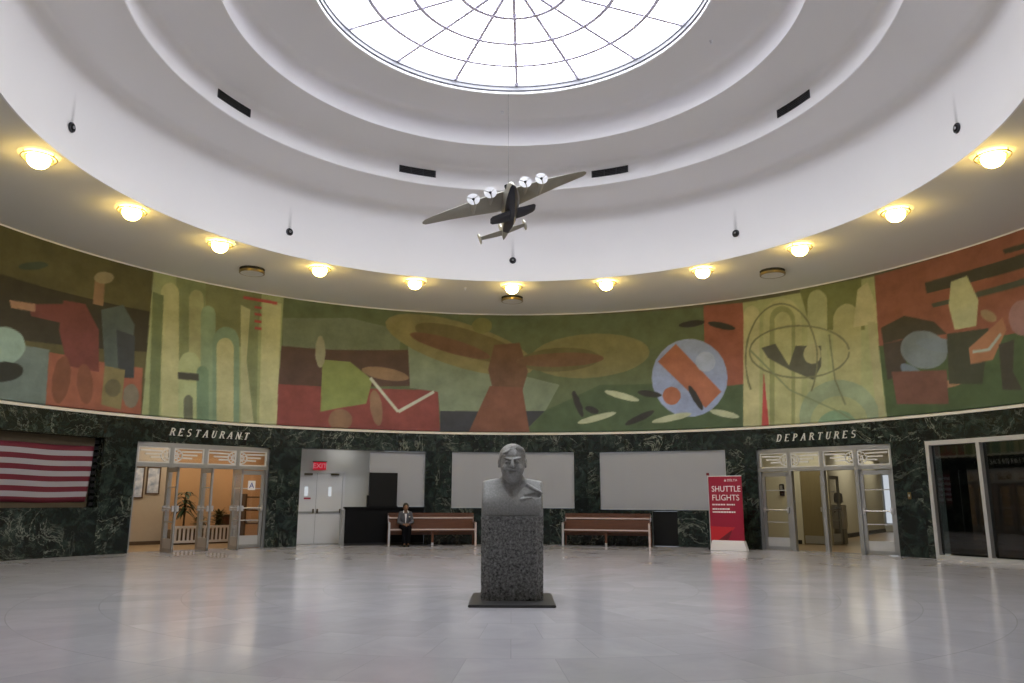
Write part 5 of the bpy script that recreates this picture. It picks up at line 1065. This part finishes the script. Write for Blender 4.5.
# rough sides of the block running up to the shoulders behind the smooth chest
def bust_fn(X, Y, Z):
    D = s_box(X, Y, Z, (0, .02, 1.27), (.402, .37, .31), .05)
    D = np.maximum(D, 1.07-Z)
    D = smax(D, -.81*(Y+.35)+.585*(Z-1.26), .06)              # chest leans back towards the shoulders
    D = smax(D, (Z-1.575)+np.maximum(0, np.abs(X)-.18)*.22, .03)
    YH = Y+.13                                                # the head is carried well forward
    D = smin(D, s_cone(X, Y, Z, (0, .04, 1.42), (0, -.08, 1.66), .18, .125), .06)
    hd_ = s_ell(X, YH, Z, (0, .02, 1.805), (.163, .20, .205))
    hd_ = smin(hd_, s_ell(X, YH, Z, (0, -.03, 1.69), (.152, .165, .16)), .05)
    hd_ = smin(hd_, s_ell(X, YH, Z, (0, -.085, 1.595), (.098, .112, .092)), .05)
    hd_ = smax(hd_, -(YH+.205), .05)
    hl = np.minimum(hd_-.014, s_ell(X, YH, Z, (0, .03, 1.855), (.180, .20, .172)))
    for s in (-1, 1):
        hd_ = smax(hd_, -s_ell(X, YH, Z, (s*.066, -.236, 1.775), (.044, .052, .026)), .014)
        hd_ = smin(hd_, s_ell(X, YH, Z, (s*.064, -.170, 1.772), (.032, .028, .018)), .006)
        hd_ = smin(hd_, s_cone(X, YH, Z, (s*.030, -.186, 1.806), (s*.112, -.158, 1.830), .014, .011), .022)
        hd_ = smin(hd_, s_ell(X, YH, Z, (s*.085, -.150, 1.690), (.056, .050, .050)), .03)
        hd_ = smin(hd_, s_ell(X, YH, Z, (s*.178, .02, 1.765), (.022, .048, .066)), .012)
        hd_ = smax(hd_, -s_ell(X, YH, Z, (s*.196, -.004, 1.77), (.013, .020, .034)), .008)
    hd_ = smin(hd_, s_cone(X, YH, Z, (0, -.195, 1.81), (0, -.240, 1.716), .017, .026), .012)
    for s in (-1, 1): hd_ = smin(hd_, s_ell(X, YH, Z, (s*.024, -.215, 1.718), (.019, .022, .015)), .010)
    hd_ = smin(hd_, s_ell(X, YH, Z, (0, -.200, 1.672), (.064, .034, .014)), .012)
    hd_ = smin(hd_, s_ell(X, YH, Z, (0, -.198, 1.634), (.050, .032, .014)), .012)
    hd_ = smax(hd_, -s_cone(X, YH, Z, (-.056, -.224, 1.652), (.056, -.224, 1.654), .013, .013), .005)
    hd_ = smax(hd_, -s_ell(X, YH, Z, (0, -.222, 1.610), (.034, .022, .009)), .010)
    # hair parted at one side and swept across the forehead
    edge = (1.905+.22*X-Z)-(YH+.10)*1.15
    edge = np.maximum(edge, (1.765-Z)-np.maximum(0, YH-.07)*3)
    hr = smax(hl, edge, .012)
    for k, (xa, za, xb, zb) in enumerate(((.075, 1.975, -.125, 1.885), (.10, 1.955, -.06, 1.885), (.125, 1.94, .02, 1.895), (.14, 1.915, .095, 1.885))):
        hr = smin(hr, s_cone(X, YH, Z, (xa, -.085, za), (xb, -.150+.02*k, zb), .030, .020), .012)
    for k in range(4):
        hr = smax(hr, -s_cone(X, YH, Z, (.10-.02*k, -.055-.03*(k % 2), 2.01-.012*k), (-.11+.055*k, -.165, 1.925-.004*k), .008, .008), .008)
    hd_ = np.minimum(hd_, hr)
    D = smin(D, hd_, .025)
    # open collar under the chin and the folded lapel on the viewer's right
    D = smax(D, -s_cone(X, Y, Z, (-.11, -.185, 1.50), (.01, -.310, 1.33), .030, .014), .02)
    D = smax(D, -s_cone(X, Y, Z, (.13, -.185, 1.50), (.01, -.310, 1.33), .030, .014), .02)
    D = smin(D, s_cone(X, Y, Z, (.20, -.205, 1.475), (.385, -.285, 1.372), .026, .020), .008)
    D = smax(D, -s_cone(X, Y, Z, (.17, -.305, 1.335), (.33, -.285, 1.348), .024, .042), .008)
    D = smin(D, s_cone(X, Y, Z, (.12, -.318, 1.285), (.25, -.308, 1.312), .022, .015), .010)
    return D
sdf_mesh('bust', bust_fn, (-.46, -.48, 1.02), (.46, .46, 2.08), .0098, M['granite_smooth'], bu)

# ================================================================== BENCHES
def make_bench(W):
    e = empty('wooden_bench'); h = W/2
    sl = Matrix.Rotation(rad(-7), 4, 'X')
    MB().prism([(-.25, .40), (-.26, .435), (-.235, .455), (.16, .435), (.20, .40)], -h, h, Matrix(((0, 0, 1, 0), (1, 0, 0, 0), (0, 1, 0, 0), (0, 0, 0, 1)))).build('seat', M['wood'], e, bevel=.008)
    MB().box(-h, h, -.265, -.20, .440, .478).build('seat_edge', M['wood_pale_highlight'], e, bevel=.006)
    mxb = Matrix.Translation((0, .17, .44)) @ sl
    MB().box(-h, h, -.02, .03, .0, .30, mxb).build('lower_back', M['wood'], e, bevel=.006)
    MB().box(-h, h, -.025, .03, .31, .43, mxb).build('upper_back', M['wood'], e, bevel=.006)
    MB().box(-h, h, -.045, -.02, .312, .352, mxb).build('back_strip', M['wood_pale_highlight'], e, bevel=.006)
    MB().box(-h-.02, h+.02, -.045, .05, .43, .475, mxb).build('cap_rail', M['wood'], e, bevel=.01)
    for s in (-1, 1):
        x = s*(h+.01)
        MB().prism([(-.26, .60), (-.27, .64), (-.24, .665), (.16, .68), (.245, .90), (.275, .90), (.20, .40), (.16, .40), (.15, .625)], x-.02, x+.02, Matrix(((0, 0, 1, 0), (1, 0, 0, 0), (0, 1, 0, 0), (0, 0, 0, 1)))).build('end_panel', M['wood'], e, bevel=.008)
        MB().box(x-.028, x+.028, -.285, -.235, 0, .66).build('front_leg', M['steel'] if s < 0 else M['wood_pale_highlight'], e, bevel=.006)
        MB().box(x-.025, x+.025, .18, .23, 0, .42).build('rear_leg', M['wood'], e, bevel=.006)
    MB().box(-.03, .03, -.22, -.17, .10, .42).build('middle_leg', M['wood'], e, bevel=.005)
    MB().box(-.032, .032, -.222, -.168, 0, .10).build('leg_foot', M['steel'], e, bevel=.004)
    MB().box(-h+.02, h-.02, .12, .16, .30, .40).build('rear_stretcher', M['wood'], e)
    return e
b1 = make_bench(2.44); b1.location = at(-12.2, 10.82); b1.rotation_euler = (0, 0, rad(12.2)); tag(b1, 'varnished wooden bench with the seated person, left of the bust', 'bench', 'high-backed wooden benches')
b2 = copy_tree(b1); b2.location = at(14.6, 10.86); b2.rotation_euler = (0, 0, -rad(14.6)); tag(b2, 'empty varnished wooden bench right of the bust', 'bench', 'high-backed wooden benches')

# ================================================================== SEATED PERSON
pe = empty('person', at(-16.35, 10.73), rad(14.5), 'person in grey blazer and dark trousers sitting with clasped hands on the left bench', 'person')
pe.scale = (.95, .95, .95)
J = dict(hip=(0, .02, .60), waist=(0, .02, .70), chest=(0, -.005, .88), neck=(0, -.02, 1.02), head=(0, -.055, 1.125))
def limbs(s):
    return dict(sh=(s*.145, 0, .955), el=(s*.205, -.06, .70), wr=(s*.055, -.255, .625), hj=(s*.085, .0, .565), kn=(s*.075, -.40, .53), an=(s*.055, -.36, .09), toe=(s*.062, -.50, .03))
def body_fn(X, Y, Z):
    D = s_cone(X, Y, Z, J['hip'], J['waist'], .135, .115); D = smin(D, s_ell(X, Y, Z, (0, 0, .85), (.16, .11, .17)), .05)
    D = smin(D, s_cone(X, Y, Z, (-.13, .0, .945), (.13, .0, .945), .06, .06), .05)
    D = smin(D, s_cone(X, Y, Z, (0, 0, .95), (0, -.03, 1.06), .055, .048), .03)
    D = smin(D, s_ell(X, Y, Z, (0, -.045, 1.145), (.076, .096, .10)), .02); D = smin(D, s_ell(X, Y, Z, (0, -.07, 1.085), (.058, .068, .062)), .03)
    D = smin(D, s_cone(X, Y, Z, (0, -.137, 1.145), (0, -.150, 1.112), .009, .013), .01)
    for s in (-1, 1):
        D = smax(D, -s_ell(X, Y, Z, (s*.030, -.150, 1.143), (.018, .022, .011)), .01); D = smin(D, s_ell(X, Y, Z, (s*.030, -.125, 1.142), (.013, .012, .009)), .004)
        D = smin(D, s_ell(X, Y, Z, (s*.078, -.03, 1.125), (.010, .02, .030)), .008)
    D = smin(D, s_ell(X, Y, Z, (0, -.134, 1.077), (.024, .012, .007)), .006)
    for s in (-1, 1):
        q = limbs(s)
        D = smin(D, s_cone(X, Y, Z, q['sh'], q['el'], .050, .040), .03); D = smin(D, s_cone(X, Y, Z, q['el'], q['wr'], .040, .026), .01)
        D = smin(D, s_cone(X, Y, Z, q['hj'], q['kn'], .085, .060), .03); D = smin(D, s_cone(X, Y, Z, q['kn'], q['an'], .056, .036), .01)
        D = smin(D, s_cone(X, Y, Z, q['an'], q['toe'], .036, .028), .01)
        # palm, then four fingers laced over the other hand and a thumb from the side of the palm
        D = smin(D, s_cone(X, Y, Z, q['wr'], (s*.028, -.305, .618), .026, .030), .012)
        for k in range(4):
            z = .640-.017*k; ln = (.058, .066, .062, .048)[k]
            a = (s*.018, -.328-.004*s, z-.004*s); b = (-s*.018, -.340-.006*s, z-.006*s); c = (-s*(.018+ln-.030), -.318-.006*s, z-.010*s)
            D = np.minimum(D, s_cone(X, Y, Z, a, b, .0095, .0088)); D = np.minimum(D, s_cone(X, Y, Z, b, c, .0088, .0078))
        D = smin(D, s_cone(X, Y, Z, (s*.04, -.29, .640), (s*.008, -.318, .662), .0115, .0095), .006)
    return D
body_0 = body_fn
def body_fn(X, Y, Z): return np.maximum(body_0(X, Y, Z), np.where(Y > -.26, .486-Z, -1))      # flattened by the seat
sdf_mesh('body', body_fn, (-.32, -.58, -.01), (.32, .22, 1.30), .0078, M['skin'], pe)
def blazer_fn(X, Y, Z):
    D = s_cone(X, Y, Z, (0, .02, .56), (0, .02, .70), .150, .130); D = smin(D, s_ell(X, Y, Z, (0, 0, .85), (.168, .128, .185)), .05)
    D = smin(D, s_cone(X, Y, Z, (-.12, .0, .950), (.12, .0, .950), .066, .066), .05)
    for s in (-1, 1):
        q = limbs(s); D = smin(D, s_cone(X, Y, Z, q['sh'], q['el'], .060, .050), .025); D = smin(D, s_cone(X, Y, Z, q['el'], q['wr'], .050, .038), .012)
    D = smax(D, -s_cone(X, Y, Z, (-.055, -.262, .625), (.055, -.262, .625), .05, .05), .008)           # cuffs end at the wrists
    D = np.maximum(D, -(s_cone(X, Y, Z, (0, -.05, 1.0), (0, -.04, 1.2), .070, .075)))             # neckline
    D = np.maximum(D, -np.maximum(np.maximum(np.abs(X)-.004-.10*np.maximum(0, Z-.66), Y+.06), .66-Z))   # open front
    D = np.maximum(D, .52-Z)
    return D
sdf_mesh('blazer', blazer_fn, (-.34, -.36, .48), (.34, .24, 1.06), .0085, M['blazer'], pe)
def blouse_fn(X, Y, Z):
    D = s_cone(X, Y, Z, (0, .01, .62), (0, .01, .72), .125, .112); D = smin(D, s_ell(X, Y, Z, (0, .0, .85), (.150, .112, .175)), .03)
    D = np.maximum(np.maximum(D, np.abs(X)-.09), Y+.02)
    for s in (-1, 1):  # collar points spread over the lapels
        D = smin(D, s_cone(X, Y, Z, (s*.050, -.01, 1.035), (s*.075, -.120, .975), .020, .014), .01)
    D = np.maximum(D, .60-Z)
    return D
sdf_mesh('blouse', blouse_fn, (-.2, -.2, .56), (.2, .08, 1.09), .008, M['blouse'], pe)
MB().loft([[(-.055, -.10, 1.0), (-.045, -.125, .985), (-.035, -.10, .97)], [(0, -.135, .97), (.0, -.155, .95), (0, -.125, .935)], [(.055, -.10, 1.0), (.045, -.125, .985), (.035, -.10, .97)]]).build('neck_scarf', M['blazer'], pe, smooth='all')
MB().box(.085, .125, -.135, -.126, .845, .862).build('name_badge', M['white_print'], pe)
def trous_fn(X, Y, Z):
    D = s_cone(X, Y, Z, (0, .03, .60), (0, .02, .66), .150, .135)
    for s in (-1, 1):
        q = limbs(s); D = smin(D, s_cone(X, Y, Z, q['hj'], q['kn'], .094, .070), .03); D = smin(D, s_cone(X, Y, Z, q['kn'], (q['an'][0], q['an'][1], .05), .070, .060), .012)
    return np.maximum(np.maximum(np.maximum(D, .045-Z), Z-.66), np.where(Y > -.24, .483-Z, -1))
sdf_mesh('trousers', trous_fn, (-.26, -.52, .05), (.26, .24, .70), .0085, M['trouser'], pe)
for s in (-1, 1):
    q = limbs(s)
    def shoe_fn(X, Y, Z, q=q):
        D = smin(s_cone(X, Y, Z, (q['an'][0], q['an'][1]+.02, .05), q['toe'], .048, .036), s_cone(X, Y, Z, q['an'], (q['an'][0], q['an'][1], .05), .046, .05), .02)
        return np.maximum(D, .002-Z)
    sdf_mesh('shoe', shoe_fn, (q['an'][0]-.09, -.58, -.01), (q['an'][0]+.10, -.26, .13), .008, M['shoe'], pe)
def hair_fn(X, Y, Z):
    D = s_ell(X, Y, Z, (0, -.028, 1.160), (.088, .104, .104)); D = smin(D, s_ell(X, Y, Z, (0, .055, 1.13), (.062, .055, .065)), .03)
    return smax(D, (1.165-Z)-(Y+.115)*1.05, .015)
sdf_mesh('hair', hair_fn, (-.12, -.17, 1.03), (.12, .15, 1.29), .007, M['hair'], pe)

# ================================================================== RED BANNER
bn = empty('banner_stand', at(33.05, 10.52), -rad(33.05), 'red roll-up banner reading SHUTTLE FLIGHTS beside the departures doors', 'banner')
x0, x1, z0, z1 = -.45, .45, .25, 1.93
MB().box(x0, x1, -.012, .004, z0, z1).build('banner_print', M['red'], bn)
MB().prism_xz([(-.455, 0), (.53, 0), (.455, .26), (-.40, .26)], -.11, .09).build('stand_base', M['white_print'], bn, bevel=.012)
MB().tube([(-.468, .0, .02), (-.468, .0, 2.0)], .011, 10).build('pole', M['alu_light'], bn, smooth=True)
MB().box(-.50, -.43, -.03, .03, 1.96, 2.03).build('pole_cap', M['red3'], bn, bevel=.008)
MB().tube([(-.46, .0, 1.935), (.45, 0, 1.935)], .012, 8).build('top_bar', M['alu_light'], bn, smooth=True)
MB().box(-.52, -.44, -.06, .06, 0, .06).build('pole_foot', M['black'], bn, bevel=.008)
text_mesh('SHUTTLE', .215, M['white_print'], 'printed_line', bn, (-.375, -.013, 1.53), sx=.90)
text_mesh('FLIGHTS', .215, M['white_print'], 'printed_line', bn, (-.375, -.013, 1.30), sx=.93)
text_mesh('DELTA', .085, M['white_print'], 'printed_logo', bn, (.06, -.013, 1.80), sx=1.1)
MB().prism_xz([(-.02, 1.80), (.04, 1.80), (.01, 1.86)], -.016, -.012).build('printed_logo_mark', M['white_print'], bn)
for z, segs in ((1.17, ((-.37, -.02), (.02, .24))), (1.055, ((-.37, .10),)), (.975, ((-.37, .25),))):
    g = MB()
    for a, b in segs:
        x = a
        while x < b: l = random.uniform(.03, .07); g.box(x, min(x+l, b), -.015, -.012, z, z+.036); x += l+.014
    g.build('printed_line', M['white_print'], bn)
MB().prism_xz([(-.449, .253), (-.449, .62), (.22, .60), (-.10, .253)], -.0145, -.012).build('printed_triangle', M['red2'], bn)
MB().prism_xz([(-.26, .253), (.14, .54), (.02, .253)], -.0165, -.0145).build('printed_triangle', M['red3'], bn)

# ================================================================== LIGHT
w = bpy.data.worlds.new('World'); S.world = w; w.use_nodes = True
w.node_tree.nodes['Background'].inputs[0].default_value = (.8, .88, 1, 1); w.node_tree.nodes['Background'].inputs[1].default_value = .3
def area(name, th, x, y, z, size, power, col, down=True):
    l = bpy.data.lights.new(name, 'AREA'); l.size = size; l.energy = power; l.color = col
    o = bpy.data.objects.new(name, l); COL.objects.link(o); o.matrix_world = loc(th) @ Matrix.Translation((x, y, z)); return o
area('restaurant_lamp', TR, .8, 14.5, 2.95, 2.2, 21, (1, .82, .6)); area('restaurant_lamp', TR, -.9, 13.4, 2.95, 1.6, 14, (1, .88, .72)); area('restaurant_lamp', TR, 2.9, 14.6, 2.95, .8, 13, (1, .84, .65))
area('recess_lamp', TC, -.5, 12.05, 2.88, .7, 3, (1, .97, .92)); area('hall_lamp', TD, -1.7, 13.6, 2.95, 2.0, 22, (1, .92, .72)); area('hall_lamp', TD, -3.2, 24.8, 2.95, 2, 20, (1, .92, .75)); area('hall_lamp', TD, -2.3, 20.5, 2.95, 2.4, 30, (1, .92, .75))

# ================================================================== CAMERA
cam = bpy.data.cameras.new('Camera'); co = bpy.data.objects.new('Camera', cam); COL.objects.link(co)
cam.sensor_width = 36; cam.lens = 774.54*36/1024; cam.clip_start = .05; cam.clip_end = 200
pch, roll = .2026, .0036
fw = Vector((0, cos(pch), sin(pch))); rt = Vector((1, 0, 0)); upv = rt.cross(fw)
r2 = cos(roll)*rt+sin(roll)*upv; u2 = cos(roll)*upv-sin(roll)*rt
co.matrix_world = Matrix(((r2.x, u2.x, -fw.x, 0), (r2.y, u2.y, -fw.y, -12.335), (r2.z, u2.z, -fw.z, 1.273), (0, 0, 0, 1)))
S.camera = co
S.view_settings.view_transform = 'Standard'; S.view_settings.look = 'None'; S.view_settings.exposure = .27; S.view_settings.gamma = 1; S.view_settings.use_curve_mapping = False
try:
    S.cycles.use_denoising = True; S.cycles.max_bounces = 10; S.cycles.diffuse_bounces = 6; S.cycles.sample_clamp_indirect = 8
except Exception: pass
